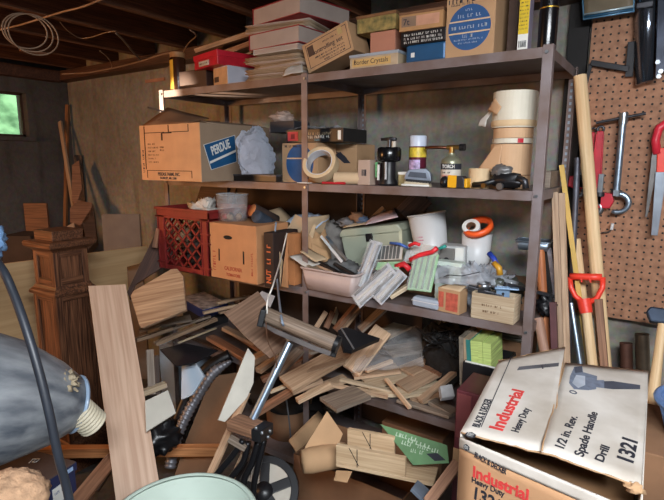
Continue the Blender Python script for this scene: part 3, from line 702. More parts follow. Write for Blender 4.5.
# sander / stapler and small things
c = at(416, 178, Y=1.69)
t = thing('block_plane', 'small grey metal block tool lying on cream blocks in front of the spray can', 'hand tool', (c.x, 1.70, Z2+.001), 14)
link('sole', G().prism([(-.05, 0), (.05, 0), (.042, .014), (-.045, .02)], .04), mat('cream_block', (190, 176, 150), .6), t, M_at((0, .04, 0), FRONT))
link('dark_slot', G().prism([(-.044, .018), (.045, .012), (.045, .022), (-.04, .028)], .038), BLACK, t, M_at((0, .038, 0), FRONT))
link('body', G().prism([(-.05, .026), (.05, .02), (.046, .05), (.028, .066), (-.032, .062), (-.046, .046)], .03), mat('tool_grey', (134, 142, 156), .35, .3), t, M_at((0, .036, 0), FRONT), .003)
link('face_plate', G().prism([(-.036, .036), (.034, .03), (.03, .05), (-.028, .054)], .002), mat('tool_dark', (70, 76, 88), .4), t, M_at((0, .006, 0), FRONT))
link('white_rod', G().cyl((-.055, -.006, .006), (.045, -.012, .004), .004), INK_W, t)
c = at(402, 176, Y=1.72)
t = thing('paper_cup_lid', 'small cream and olive packet beside the black pump', 'packet', (c.x+.006, 1.735, Z2+.001))
link('body', G().box(-.03, .026, 0, .05, 0, .048), mat('olive_packet', (150, 140, 100), .6, var=.4, scale=40), t, None, .004)
link('white_top', G().box(-.03, .02, -.002, .05, .042, .052), INK_W, t)
# propane torch
c = at(450, 180, Y=1.76); rr = .0355; H = at(450, 158, Y=1.76).z-Z2
t = thing('propane_torch', 'propane cylinder with a brass torch head and black knob on the second shelf', 'torch', (c.x, 1.765, Z2+.001))
link('cylinder', G().lathe([(0, 0), (rr*.95, 0), (rr, .006), (rr, H*.86), (rr*.92, H*.95), (rr*.6, H*1.03), (.014, H*1.07), (.014, H*1.16)], 32), mat('tank_olive', (138, 138, 116), .35, .4, var=.1), t)
link('label', G().lathe([(rr+.0006, .012), (rr+.0006, H*.6)], 32), mat('tank_label', (200, 192, 178), .6, var=.12, scale=40), t)
link('dark_band', G().lathe([(rr+.0008, H*.6), (rr+.0008, H*.8)], 32), INK, t)
for i in range(4):  # white letters of the band, bent round it
    pass
text(t, 'TORCH', .017, INK_W, (.004, -rr-.0012, H*.70), (90, 0, 0), .8, .0004)
for i in range(4): marks(t, -.018, .018, H*(.5-.1*i), .006, INK_R if i == 1 else INK, MF(0, -rr-.001, 0), seed=120+i)
BRASS = mat('brass', (150, 118, 66), .35, .85)
link('valve', G().cyl((0, 0, H*1.14), (0, 0, H*1.36), .010), BRASS, t)
link('burner_tube', G().tube([(0, 0, H*1.34), (-.06, -.002, H*1.36), (-.10, -.004, H*1.355)], .006), mat('copper_dark', (104, 64, 46), .4, .8), t)
link('valve_body', G().cyl((-.018, 0, H*1.345), (.03, 0, H*1.345), .0085), BRASS, t)
link('knob', G().cyl((.03, 0, H*1.345), (.048, 0, H*1.345), .013, n=10), BLACK, t)
# tape measure
c = at(455, 182, Y=1.69)
t = thing('tape_measure', 'yellow and black tape measure on the second shelf edge in front of the torch', 'tape measure', (c.x, 1.688, Z2+.001), -4)
link('case', G().prism([(-.03, 0), (.034, 0), (.034, .03), (.026, .042), (-.03, .042)], .036), mat('meas_black', (38, 40, 46), .45), t, M_at((0, .036, 0), FRONT), .003)
link('yellow_panel', G().box(-.026, .006, -.0015, .002, .002, .044), mat('meas_yellow', (224, 164, 24), .45, var=.08), t)
link('yellow_end', G().box(.032, .044, .002, .034, .002, .034), mat('meas_yellow', (224, 164, 24)), t, None, .003)
link('black_knob', G().blob((-.046, .016, .02), (.016, .016, .02), .15, 4), BLACK, t)
# tape rolls: single, and the stack of wide rolls
c = at(479, 175, Y=1.72)
roll('small single masking tape roll standing flat beside the tall stack of rolls', (at(479, 180, Y=1.745).x, 1.745, Z2+.001), .036, .028, .068)
cx = at(510.5, 160, Y=1.80).x; cy = 1.80; k_ = lambda px, py: at(px, py, Y=1.745).z
TP_W = mat('tape_white', (206, 198, 180), .6, var=.05); TP_T = mat('tape_tan', (196, 158, 122), .7, var=.05)
zz = [Z2, k_(508, 144.5)]
Rb = (at(536, 160, Y=1.74).x-at(491, 160, Y=1.74).x)/2*.93
hB = k_(508, 144)-Z2
t = thing('tape_roll', 'widest tan paper roll at the bottom of the tall stack of rolls', 'tape', (cx, cy, Z2+.001))
link('tape', G().lathe([(.05, 0), (Rb, 0), (Rb, hB), (.05, hB), (.05, 0)], 40, smooth=False), TP_T, t, None, .0015)
link('seam_line', G().lathe([(Rb+.0004, hB*.3), (Rb+.0008, hB*.31), (Rb+.0004, hB*.32)], 40), CARD_D, t)
link('loose_flap', G().sheet((-Rb*.55, -Rb*.80, hB*.99), (-Rb*.15, -Rb*1.0, hB*.99), (-Rb*1.45, -Rb*.62, hB*.42), (-Rb*.30, -Rb*1.02, hB*.36), 10, 6, .004, 10, 2), TP_T, t, None, solid=.001)
z = Z2+.002+hB
for (yt, R_, m_, lb) in ((138.0, .066, TP_W, 'cream tape roll with a red mark lying on the widest tan roll'), (127.5, .064, TP_T, 'narrow tan tape roll directly under the tall white roll'), (90.5, .071, TP_W, 'tall white paper roll on top of the stack of rolls')):
    z1 = k_(512, yt)
    t = roll(lb, (cx+.006, cy-.012, z), R_, .038, z1-z-.001, m=m_)
    if yt > 130: link('red_mark', G().lathe([(R_+.0006, .001), (R_+.0006, z1-z-.002)], 4, Matrix.Rotation(math.radians(-62), 4, 'Z'), arc=.3), REDP, t)
    if yt < 100:
        link('loose_end', G().sheet((-R_*.8, -R_*.62, (z1-z)*.85), (-R_*.3, -R_*1.0, (z1-z)*.55), (-R_*1.1, -R_*.5, (z1-z)*.5), (-R_*.5, -R_*1.02, (z1-z)*.35), 8, 6, .008, 14, 4), TP_T, t, None, solid=.0012)
        link('crumpled_end', G().sheet((-R_*1.02, -.005, (z1-z)*.62), (-R_*.9, -R_*.4, (z1-z)*.72), (-R_*1.7, -.01, (z1-z)*.12), (-R_*1.2, -R_*.5, (z1-z)*.05), 10, 8, .012, 22, 6), INK_W, t, None, solid=.0012)
        link('lower_band', G().lathe([(R_+.0005, .004), (R_+.002, .006), (R_+.002, .022), (R_+.0005, .024)], 40), MASK, t)
    z = z1
# black clamp tool in front of the rolls
c = at(502, 178, Y=1.69)
t = thing('angle_grinder', 'black and grey metal tool lying in front of the stack of tape rolls', 'power tool', (c.x, 1.69, Z2+.001), -6)
link('body', G().blob((.012, .012, .03), (.058, .022, .026), .25, 5, 3), mat('tool_black', (34, 33, 36), .4, .4, var=.4), t)
link('head', G().blob((-.01, .02, .06), (.034, .024, .022), .25, 5, 8), mat('tool_greyish', (112, 110, 110), .4, .4, var=.3), t)
link('arm', G().tube([(-.10, .0, .012), (-.06, .0, .018), (-.02, .004, .03)], .009), BLACK, t)
link('arm', G().tube([(.05, .0, .04), (.075, .0, .03), (.08, .0, .006)], .011), DSTEEL, t)
link('bolt', G().cyl((.004, -.018, .012), (.004, -.03, .012), .011), STEEL, t)
link('bolt', G().cyl((-.055, -.008, .012), (-.055, -.02, .012), .008), BRASS, t)
# wooden block in the end of the shelf
x0, x1, h = fbox(543, 556, 172, 1.95, Z2)
t, w = rbox('wood_block', 'small weathered wood block standing at the right end of the second shelf', 'wood block', -.392, -.358, 1.90, Z2, .06, .19, W_GREY)
# ================================================================== THIRD SHELF
CRATE = mat('crate_red', (128, 38, 36), .45, var=.15, scale=14, bump=.05)
YC = 1.60; x0, x1 = at(157.5, 235, Y=YC).x, at(209, 235, Y=YC).x; w = x1-x0; h = at(180, 208.5, Y=YC).z-Z3; d = .34
t = thing('milk_crate', 'dark red plastic milk crate full of crumpled papers on the third shelf', 'crate', ((x0+x1)/2, YC, Z3+.001))
def crate_side(L):
    g = G(); p = .008
    g.box(-L/2, L/2, 0, p, 0, .022); g.box(-L/2, L/2, 0, p, h-.045, h)
    g.box(-L/2, -L/2+.06, 0, p, .022, h-.045); g.box(L/2-.05, L/2, 0, p, .022, h-.045)
    for zz in (.03, h*.48, h*.62, h-.05): g.box(-L/2-.004, -L/2+.066, -.006, .0, zz, zz+.008); g.box(L/2-.056, L/2+.004, -.006, 0, zz, zz+.008)
    g.box(-L/2-.006, L/2+.006, -.009, 0, h-.012, h); g.box(-L/2-.003, L/2+.003, -.006, 0, h-.052, h-.042)
    for xx in (-L/2+.012, -L/2+.058, L/2-.05, L/2-.012): g.box(xx-.003, xx+.003, -.005, 0, .0, h-.045)
    return g
def lattice(L):
    g = G(); a, b_, lo, hi = -L/2+.06, L/2-.05, .022, h-.045; st = .066
    def clip(x, z, s):   # bar through (x, lo) with slope s
        pts = []
        for q in (a, b_):
            zz = lo+(q-x)*s
            if lo <= zz <= hi: pts.append((q, zz))
        for q in (lo, hi):
            xx = x+(q-lo)/s
            if a < xx < b_: pts.append((xx, q))
        return pts
    k = a-.4
    while k < b_+.4:
        for s_ in (1., -1.):
            pts = clip(k, lo, s_)
            if len(pts) >= 2 and abs(pts[0][0]-pts[1][0]) > .01:
                M, L_ = frame((pts[0][0], .004, pts[0][1]), (pts[1][0], .004, pts[1][1]), (0, -1, 0))
                g.box(0, L_, -.0042, .0042, -.003, .003, M)
        k += st
    return g
for (L, M) in ((w, Matrix.Identity(4)), (w, M_at((0, d, 0), (0, 0, 180))), (d, M_at((-w/2, d/2, 0), (0, 0, -90))), (d, M_at((w/2, d/2, 0), (0, 0, 90)))):
    s_ = link('side_wall', crate_side(L), CRATE, t, M, .0012); link('lattice', lattice(L), CRATE, s_)
link('base', G().box(-w/2+.008, w/2-.008, .008, d-.008, 0, .006), CRATE, t)
for i, (xx, yy, zz, ra, mm, lb) in enumerate(((-.0, .15, h-.03, (.085, .065, .06), PAPER, 'crumpled white papers heaped at the top of the milk crate'), (.0, .17, .105, (.115, .12, .10), mat('dark_fill_rag', (52, 46, 44), .9, var=.4), 'dark rags enlarged to shade the inside of the milk crate below the papers'), (-.07, .07, .17, (.032, .03, .032), PAPER_Y, 'balled tan paper showing through the front of the milk crate'))):  # dark rag blob enlarged to stand in for the crate's inner shade
    tag(link(('crumpled_paper', 'rag', 'crumpled_paper')[i], G().blob((t.location.x+xx, YC+yy, Z3+zz), ra, .75, 7, 20+i, 34, 24), mm), lb, ('paper', 'rag', 'paper')[i])
# dark panel leaning behind, between second and third shelf
pts = [at(179, 206, Y=2.02), at(214, 206, Y=2.02), at(226, 186, Y=2.11), at(193, 186, Y=2.11)]
M, L = frame((pts[0].x-.02, 1.98, Z3+.003), (pts[1].x-.02, 1.98, Z3+.003), (0, -1, .22))
tag(link('dark_board', G().prism([(0, 0), (L, 0), (L+.10, .40), (.10, .40)], .006), W_DARK, None, Matrix.Translation((0, .08, 0)) @ Matrix(((1, 0, 0, pts[0].x-.04), (0, .24, -.97, 1.98), (0, .97, .24, Z3+.006), (0, 0, 0, 1)))), 'dark brown panel leaning at the back above the milk crate', 'panel')
# orange-tan carton
x0, x1, h = fbox(208.7, 256, 224.5, 1.605, Z3)
OC = mat('carton_orange', (194, 138, 94), .85, var=.08)
t, w = rbox('cardboard_carton', 'orange-tan carton with a hand hole and red print beside the milk crate', 'box', x0+.003, x1, 1.605, Z3, h, .22, OC)
hcal = h
g = G(); g.prism([(.026*math.cos(a)*(1.15 if math.cos(a) > 0 else 1), .0095*math.sin(a)) for a in [2*PI*i/20 for i in range(20)]], .0006)
SLOT = mat('slot_black', (20, 15, 12), .9, bump=0)
link('hand_hole', g, SLOT, t, MF(-w*.1, -.0001, h*.76))
link('slot', G().prism([(-.004, 0), (.004, 0), (.006, .055), (-.002, .058)], .0006), SLOT, t, MF(-w*.3, -.0001, h*.32))
link('slot', G().prism([(-.004, 0), (.004, 0), (.004, .058), (-.004, .06)], .0006), SLOT, t, MF(w*.23, -.0001, h*.32))
INK_RO = mat('ink_red_orange', (164, 62, 40), .7, var=.1, bump=0)
text(t, 'CALIFORNIA', .026, INK_RO, (-.0*w, -.0005, h*.20), FRONT, .75, .0003)
text(t, 'TOMATOES', .02, INK_RO, (.0*w, -.0005, h*.09), FRONT, .85, .0003)
for xx, s_ in ((-.41, 1), (.4, 2)): marks(t, -.05, .06, 0, .018 if s_ == 1 else .01, INK_RO, M_at((xx*w, -.0004, h*.33), (90, -90, 0)), seed=130+s_)
# clear jar and rolled things on the carton
c = at(233, 227, Y=1.71)
t = thing('clear_tub', 'clear plastic tub with small bits inside standing on the orange-tan carton', 'tub', (c.x, 1.71, Z3+hcal+.002))
rr = (at(246, 215, Y=1.71).x-at(221, 215, Y=1.71).x)/2*.9; H = .125
link('wall', G().lathe([(0, 0), (rr*.92, 0), (rr, H), (rr*.97, H), (rr*.89, .003), (0, .003)], 32), CLEAR, t)
link('rim', G().torus(rr, .003, Matrix.Translation((0, 0, H)), 32, 6), mat('clear_rim', (190, 195, 200), .2, alpha=.7), t)
for i in range(5):
    a = i*1.3; link('small_part', G().blob((rr*.5*math.cos(a), rr*.5*math.sin(a), .02), (.018, .014, .016), .3, 4, i, 10, 8), (W_TAN, PAPER, DSTEEL, REDP, PAPER_Y)[i], t)
DKB = mat('dark_brown_cloth', (62, 46, 40), .9, var=.3, bump=.3); DKBL = mat('dark_blue_cloth', (52, 62, 76), .8, var=.3, bump=.3)
def droll(name, label, cat, a, b_, r, m, endm=None, Ya=1.72, Yb=1.8):
    p, q = at(*a, Y=Ya), at(*b_, Y=Yb); L = (q-p).length
    t = thing(name, label, cat, M=Matrix.Translation(p) @ (q-p).to_track_quat('Z', 'Y').to_matrix().to_4x4())
    link('roll', G().lathe([(0, 0), (r*.93, .0), (r, r*.2), (r*1.02, L*.5), (r, L-.004), (0, L)], 20), m, t)
    if endm: link('end', G().lathe([(0, -.001), (r*.9, -.001), (r*.9, .001)], 20), endm, t)
droll('cloth_roll', 'dark roll with an orange end lying above the orange-tan carton', 'roll', (252, 210), (276, 222), .034, DKB, mat('orange_end', (186, 116, 68), .8), 1.74, 1.86)
droll('cloth_roll', 'dark blue roll lying below the orange-ended roll', 'roll', (256, 216), (276, 228), .03, DKBL, None, 1.70, 1.84)
droll('cloth_roll', 'dark brown roll drooping above the upright dark box on the third shelf', 'roll', (250, 223), (278, 238), .028, DKB, None, 1.84, 1.9)
# upright dark box with orange letters
x0, x1, h = fbox(263.5, 273, 233, 1.60, Z3)
t, w = rbox('book', 'narrow upright black box with orange letters beside the orange-tan carton', 'box', x0, x1, 1.60, Z3, h, .17, mat('box_dark', (44, 32, 30), .6), bevel=.002)
INK_OR = mat('ink_orange', (214, 112, 62), .7, bump=0)
text(t, 'NUT', .036, INK_OR, (0, -.0005, h*.2), (90, -90, 0), .8, .001)
marks(t, -.055, .055, 0, .022, INK_OR, M_at((0, -.0006, h*.66), (90, -90, 0)), seed=141)
x0, x1, h = fbox(274, 287, 235, 1.64, Z3)
t = thing('cardboard_sleeve', 'folded open tan cardboard sleeve standing by the upright black box', 'cardboard', ((x0+x1)/2, 1.64, Z3+.001))
w = x1-x0
link('back_fold', G().box(-w/2, w/2, .05, .1, 0, h), mat('orange_card', (190, 124, 76), .85, var=.15), t)
link('left_fold', G().sheet((-w/2, 0, 0), (-w/2+.004, .05, 0), (-w/2-.002, .0, h*1.02), (-w/2+.004, .05, h), 3, 4, .001), CARD, t, None, solid=.003)
link('front_fold', G().prism([(-w/2, 0), (-w*.1, 0), (w*.12, h*.5), (-w/2, h)], .003), CARD_L, t, MF(0, .003, 0))
link('front_fold', G().prism([(-w*.02, 0), (w/2, 0), (w/2, h*.97), (w*.2, h*.5)], .003), OC, t, MF(0, .006, 0))
tag(link('clear_disc', G().blob((at(291, 279, Y=1.71).x, 1.72, Z3+.031), (.03, .012, .03), .1, 4, 2), MILKY), 'round translucent plastic cap standing beside the tub on the third shelf', 'cap')
# open carton with raised flaps left of the middle post
x0, x1, h = fbox(279, 304, 238, 1.80, Z3)
t = thing('cardboard_carton', 'open pale carton with raised flaps holding papers just left of the middle post', 'box', ((x0+x1)/2, 1.80, Z3+.001)); w = x1-x0; d = .2; k = .004
g = G(); g.box(-w/2, w/2, 0, k, 0, h); g.box(-w/2, w/2, d-k, d, 0, h); g.box(-w/2, -w/2+k, k, d-k, 0, h); g.box(w/2-k, w/2, k, d-k, 0, h); g.box(-w/2, w/2, k, d-k, 0, .004)
link('body', g, CARD_D, t)
link('flap', G().prism([(0, 0), (w*1.0, 0), (w*.92, .10), (w*.12, .12)], .003), CARD_L, t, M_at((-w*.30, -.004, h), (70, 14, 10)))
link('flap', G().sheet((-w/2, 0, h), (-w/2, d, h), (-w/2-.13, .0, h+.10), (-w/2-.12, d*.8, h+.12), 4, 4, .002), CARD_L, t, None, solid=.003)
link('flap', G().sheet((w/2, 0, h), (w/2, d, h), (w/2+.02, .0, h+.1), (w/2+.03, d*.8, h+.1), 4, 4, .002), CARD_L, t, None, solid=.003)
tag(link('folded_paper', G().sheet((t.location.x-.07, 1.85, Z3+h+.07), (t.location.x+.10, 1.86, Z3+h+.05), (t.location.x-.06, 1.97, Z3+h+.10), (t.location.x+.10, 1.97, Z3+h+.085), 12, 6, .02, 14, 3), mat('bluish_paper', (176, 190, 210), .7, var=.1), None, None, solid=.001), 'bluish crumpled paper in the open pale carton left of the middle post', 'paper')
# paper bag right of the middle post
c = at(318, 250, Y=1.80)
t = thing('paper_bag', 'brown crumpled paper bag with a torn mouth right of the middle post', 'bag', (c.x, 1.82, Z3+.001), 0)
KRAFT = mat('kraft_paper', (186, 146, 106), .85, var=.15, scale=12, bump=.3)
g = G(); n = 30; vs = []; fs = []
for j_ in range(15):
    v_ = j_/14
    for i in range(n):
        a = 2*PI*i/n; q_ = 1+.18*noise.noise(V(math.cos(a)*2, math.sin(a)*2, v_*3+11))+.1*noise.noise(V(math.cos(a)*5, math.sin(a)*5, v_*5))
        top = .22+.02*math.sin(3*a)
        vs.append(((.062-.012*v_)*q_*math.cos(a)-.045*v_, (.07+.0*v_)*q_*math.sin(a), v_*top))
for j_ in range(14):
    for i in range(n): fs.append((j_*n+i, j_*n+(i+1) % n, (j_+1)*n+(i+1) % n, (j_+1)*n+i))
fs.append(tuple(range(n))[::-1]); g.add(vs, fs, True)
link('body', g, KRAFT, t)
link('loose_side', G().sheet((.0, -.075, .0), (.11, -.03, .0), (-.01, -.06, .19), (.05, -.02, .15), 10, 10, .014, 16, 5), KRAFT, t, None, solid=.001)
# thin strips beside the bag
for i, (a, b_, lb) in enumerate((((321, 236), (342, 262), 'bent grey-white strip beside the brown paper bag, left one of two'), ((326, 236), (347, 260), 'bent grey-white strip beside the brown paper bag, right one of two'))):
    plank('plastic_strip', lb, at(*a, Y=1.78), at(*b_, Y=1.74), .012, .003, (WHITE, GALV)[i], 60, 'strip')
tag(link('jacket_bundle', G().blob((at(339, 258, Y=1.78).x, 1.79, Z3+.085), (.10, .06, .036), .35, 6, 31, 30, 18), mat('grey_cloth', (98, 98, 98), .8, var=.3, bump=.3)), 'dark grey folded pouch lying on the pinkish tub', 'pouch')
tag(link('rag', G().blob((at(333, 232, Y=1.98).x, 2.0, Z3+.13), (.10, .09, .13), .35, 5, 37, 26, 18), mat('grey_rag', (120, 116, 112), .9, var=.35)), 'grey rag bundle behind the brown paper bag', 'rag')
# pinkish tub
a = at(299, 268, Y=1.66); b_ = at(357, 273, Y=1.70); 
TUB = mat('tub_pinkish', (186, 166, 160), .45, var=.06)
x0, x1 = at(300, 280, Y=1.66).x, at(355.5, 285, Y=1.66).x; w = x1-x0; h = .092; d = .16
t = thing('plastic_tub', 'shallow pinkish-white plastic tub full of tools at the middle of the third shelf', 'tub', ((x0+x1)/2, 1.655, Z3+.003), -3)
def ring(w_, d_, r, z, n=6):
    out = []
    for cx_, cy_, a0 in ((w_/2-r, d_/2-r, 0), (-w_/2+r, d_/2-r, 90), (-w_/2+r, -d_/2+r, 180), (w_/2-r, -d_/2+r, 270)):
        for i in range(n+1):
            a = math.radians(a0+90*i/n); out.append((cx_+r*math.cos(a), cy_+r*math.sin(a)+d_/2*0, z))
    return out
def tubmesh(w, d, h, th=.003, tap=.88, r=.02):
    g = G(); R = [ring(w*tap, d*tap, r, 0), ring(w, d, r, h), ring(w-2*th, d-2*th, r, h), ring(w*tap-2*th, d*tap-2*th, r, th)]; n = len(R[0])
    vs = [p for q in R for p in q]; fs = []
    for j_ in range(3):
        for i in range(n): fs.append((j_*n+i, j_*n+(i+1) % n, (j_+1)*n+(i+1) % n, (j_+1)*n+i))
    fs += [tuple(range(n))[::-1], tuple(3*n+i for i in range(n))]
    return g.add(vs, fs, True)
link('tub', tubmesh(w, d, h), TUB, t, Matrix.Translation((0, d/2, 0)))
g = G(); n_ = ring(w+.008, d+.008, .022, h); g.tube(n_, .005, 6, True); link('rim', g, TUB, t, Matrix.Translation((0, d/2, 0)))
tw = t.location.x
for i, (a, b_, r, mm, nm, lb) in enumerate((
    ((318, 262), (345, 276), .010, BLACK, 'hand_tool', 'black tool handle lying across the pinkish tub, upper one'),
    ((326, 266), (340, 279), .012, mat('dark_green', (52, 60, 58), .5), 'hand_tool', 'dark greenish tool handle in the pinkish tub'),
    ((335, 264), (355, 275), .009, DSTEEL, 'steel_rod', 'steel rod at the right end of the pinkish tub'),
    ((308, 262), (332, 272), .006, W_TAN, 'wooden_dowel', 'thin wooden rod across the left of the pinkish tub'))):
    p, q = at(*a, Y=1.73), at(*b_, Y=1.68); tag(link(nm, G().cyl(p, q, r, r*.8, 12), mm), lb, 'tool')
for i, (q4, mm, lb) in enumerate((
    (((289, 256), (307, 268), (304, 253), (322, 263)), PAPER, 'printed white leaflet sticking out left of the pinkish tub'),
    (((300, 252), (316, 262), (308, 248), (328, 259)), CARD_L, 'tan card piece sticking up behind the leaflet at the pinkish tub'),
    (((306, 266), (318, 272), (316, 262), (325, 269)), PAPER_Y, 'yellowed paper slip lying in the left of the pinkish tub'))):
    P = [at(*q4[0], Y=1.655), at(*q4[1], Y=1.66), at(*q4[2], Y=1.74), at(*q4[3], Y=1.72)]
    o = tag(link('leaflet', G().sheet(*P, 8, 5, .003, 20, i), mm, None, None, solid=.001), lb, 'paper')
x0, x1 = at(345, 255, Y=1.95).x, at(505, 265, Y=1.95).x
tag(link('low_carton', G().box(x0, -.40, 1.87, 2.13, Z3+.001, Z3+.075), CARD_D, None, None, .002), 'low brown carton at the back of the third shelf under the white bucket', 'box')
# sage green toolbox
P = at(341, 262, Y=1.84); Q = at(404, 257, Y=1.90)
t = thing('toolbox', 'pale sage green metal box tilted behind the blister packs on the third shelf', 'toolbox', (at(372, 255, Y=1.9).x+.01, 1.90, Z3+.092), 6)
w = .29; h = .135; d = .17
SAGE = mat('sage_green', (158, 164, 146), .45, var=.08, scale=8)
M = M_at((0, 0, 0), (0, -9, 0))
link('body', G().prism([(-w/2+.012, 0), (w/2-.012, 0), (w/2, h), (-w/2, h)], d), SAGE, t, M @ M_at((0, d, 0), FRONT), .006)
link('lid', G().prism([(-w/2-.004, h), (w/2+.004, h), (w/2+.004, h+.014), (w/2-.012, h+.034), (-w/2+.012, h+.034), (-w/2-.004, h+.014)], d+.008), SAGE, t, M @ M_at((0, d+.004, 0), FRONT), .006)
link('latch', G().box(-.02, .012, -.006, .001, h-.03, h+.006), BLACK, t, M, .002)
link('corner_band', G().prism([(w/2-.02, 0), (w/2-.006, 0), (w/2+.006, h+.012), (w/2-.008, h+.012)], .003), mat('sage_light', (186, 190, 166), .45), t, M @ M_at((0, 0, 0), FRONT))
tb = t.matrix_world
for i, (px, py, ra, mm, nm, lb) in enumerate((
    (347, 223, (.05, .05, .022), mat('junk_grey', (112, 108, 108), .7, var=.4, scale=30), 'crumpled_rag', 'small grey crumpled rag on the left of the sage green box'),
    (357, 217, (.035, .035, .022), CARD_D, 'crumpled_paper', 'brown crumpled paper behind the sage green box'),
    (362, 220, (.03, .03, .018), mat('blue_rag', (74, 88, 110), .8, var=.3), 'crumpled_rag', 'small bluish rag on the sage green box'))):
    c = at(px, py, Y=1.97); tag(link(nm, G().blob(c, ra, .5, 7, 41+i, 20, 14), mm), lb, 'rag' if 'rag' in nm else 'paper')
for i, (q4, mm, lb) in enumerate((
    (((364, 225), (398, 217), (372, 216), (394, 209)), mat('pink_paper', (216, 188, 190), .8, var=.06), 'pinkish leaflet lying on top of the sage green box'),
    (((343, 228), (366, 224), (352, 219), (368, 216)), W_PALE, 'pale card piece lying left of the pinkish leaflet on the green box'))):
    tag(link('leaflet', G().sheet(*[at(*p, Y=y) for p, y in zip(q4, (1.90, 1.93, 2.03, 2.05))], 8, 5, .002, 20, i), mm, None, None, solid=.0015), lb, 'paper')
plank('dark_board', 'dark board leaning at the back of the third shelf right of the middle post', at(404, 216, Y=2.07), at(424, 196, Y=2.12), .1, .012, W_DARK, 70, 'board')
plank('wood_scrap', 'short pale stick poking up behind the sage green box', at(371, 220, Y=2.07), at(384, 208, Y=2.1), .03, .012, W_GREY, 30, 'wood scrap')
# white tapered bucket
c = at(434, 240, Y=1.97)
t = thing('white_bucket', 'white tapered plastic bucket with faint pink print on the third shelf', 'bucket', (c.x, 1.985, Z3+.092))
t.rotation_euler = (0, math.radians(-11), 0)
H = at(432, 217, Y=1.985).z-Z3-.077; rt_ = (at(453, 225, Y=1.93).x-at(411, 225, Y=1.93).x)/2*.86
link('body', G().lathe([(0, 0), (rt_*.78, 0), (rt_*.80, .004), (rt_, H), (rt_-.003, H), (rt_*.78, .006), (0, .006)], 40), WHITE, t)
link('rim', G().torus(rt_, .004, Matrix.Translation((0, 0, H)), 40, 6), WHITE, t)
PKI = mat('ink_pink', (196, 130, 150), .7, bump=0)
g = G()
r = random.Random(8)
for i in range(8):
    for j_ in range(9):
        if r.random() < .72:
            a = math.radians(-118+j_*3.4); zz = .05+i*.013; R_ = rt_*(.80+.2*zz/H)+.0012
            g.lathe([(R_, zz), (R_, zz+.006)], 1, Matrix.Rotation(a, 4, 'Z'), True, math.radians(r.uniform(1.5, 3)))
link('print', g, PKI, t)
# white pot with orange ring
c = at(474, 245, Y=1.92)
t = thing('white_pot', 'white round pot holding an orange ring and a paper roll on the third shelf', 'pot', (c.x, 1.95, Z3+.077))
H = at(474, 234, Y=1.93).z-Z3-.077; rt_ = (at(491, 240, Y=1.9).x-at(458, 240, Y=1.9).x)/2*.9
link('body', G().lathe([(0, 0), (rt_*.86, 0), (rt_, H), (rt_-.004, H), (rt_*.82, .006), (0, .006)], 36), WHITE, t)
ORG = mat('orange_plastic', (236, 92, 38), .4, var=.08)
M = Matrix.Translation((t.location.x+.012, 1.93, Z3+.077+H+.02)) @ Euler((math.radians(30), math.radians(-8), 0)).to_matrix().to_4x4()
t2 = thing('orange_ring', 'bright orange plastic ring tilted on top of the white pot', 'ring', M=M)
link('ring', G().lathe([(rt_*.72, 0), (rt_*1.0, 0), (rt_*1.0, .022), (rt_*.72, .022), (rt_*.72, 0)], 36), ORG, t2)
M = Matrix.Translation((t.location.x-.014, 1.925, Z3+.077+H+.016)) @ Euler((math.radians(48), math.radians(10), 0)).to_matrix().to_4x4()
roll('small white tape roll sitting inside the orange ring', None, .034, .016, .028, M, m=INK_W, core=CARD_D)
# white electrical box and the milky bag over it
x0, x1, h = fbox(441, 466, 246, 1.86, Z3)
t, w = rbox('electrical_box', 'white and grey electrical box under the clear bag on the third shelf', 'box', x0, x1, 1.85, Z3, h, .08, mat('box_light_grey', (176, 178, 178), .5, var=.05), 8, bevel=.004)
link('front_plate', G().box(-w*.46, w*.1, -.004, 0, h*.3, h*.96), mat('plate_grey', (120, 116, 112), .5, .3, var=.15), t, None, .002)
link('dark_hole', G().cyl((-w*.2, -.0045, h*.75), (-w*.2, -.006, h*.75), .010), BLACK, t)
link('white_block', G().box(w*.12, w*.46, -.006, 0, h*.5, h*.98), INK_W, t, None, .003)
link('black_cord', G().tube([(-w*.5, -.012, h*.52), (0, -.018, h*.42), (w*.5, -.012, h*.36)], .0035), BLACK, t)
x0, x1, h = fbox(436, 462, 262, 1.78, Z3)
t, w = rbox('pale_box', 'pale green-white box with a black slot under the clear bag', 'box', x0, x1, 1.775, Z3, h, .05, mat('pale_green_white', (196, 208, 198), .5, var=.05), bevel=.004)
link('dark_slot', G().prism([(-w*.3, h*.5), (w*.05, h*.5), (w*.05, h*.85), (-w*.5, h*.92)], .001), BLACK, t, MF(0, -.0002, 0))
P = [at(434, 284, Y=1.70), at(486, 284, Y=1.72), at(430, 258, Y=1.78), at(476, 268, Y=1.80)]
tag(link('plastic_bag', G().sheet(*P, 30, 20, .013, 20, 12), film('bag_film', (205, 208, 214), .42, .15)), 'thin clear plastic bag draped over the white boxes on the third shelf', 'plastic bag')
c = at(482, 258, Y=1.80)
tag(link('plastic_bag', G().blob((c.x, 1.82, Z3+.085), (.105, .07, .075), .55, 9, 51, 40, 26), film('bag_film2', (206, 212, 222), .42, .12)), 'crumpled clear plastic bag with blue and yellow things, right on the third shelf', 'plastic bag')
c = at(494, 258, Y=1.73); tag(link('blue_tool', G().tube([at(489, 253, Y=1.75), at(494, 259, Y=1.74), at(497, 266, Y=1.73)], .010), mat('royal_blue', (36, 60, 150), .4)), 'royal blue tool grip beside the crumpled clear bag', 'handle')
tag(link('yellow_tool', G().tube([at(494, 263, Y=1.73), at(499, 268, Y=1.72), at(500, 275, Y=1.72)], .011), mat('ochre', (190, 140, 40), .4, var=.2)), 'ochre yellow handle below the royal blue one on the third shelf', 'handle')
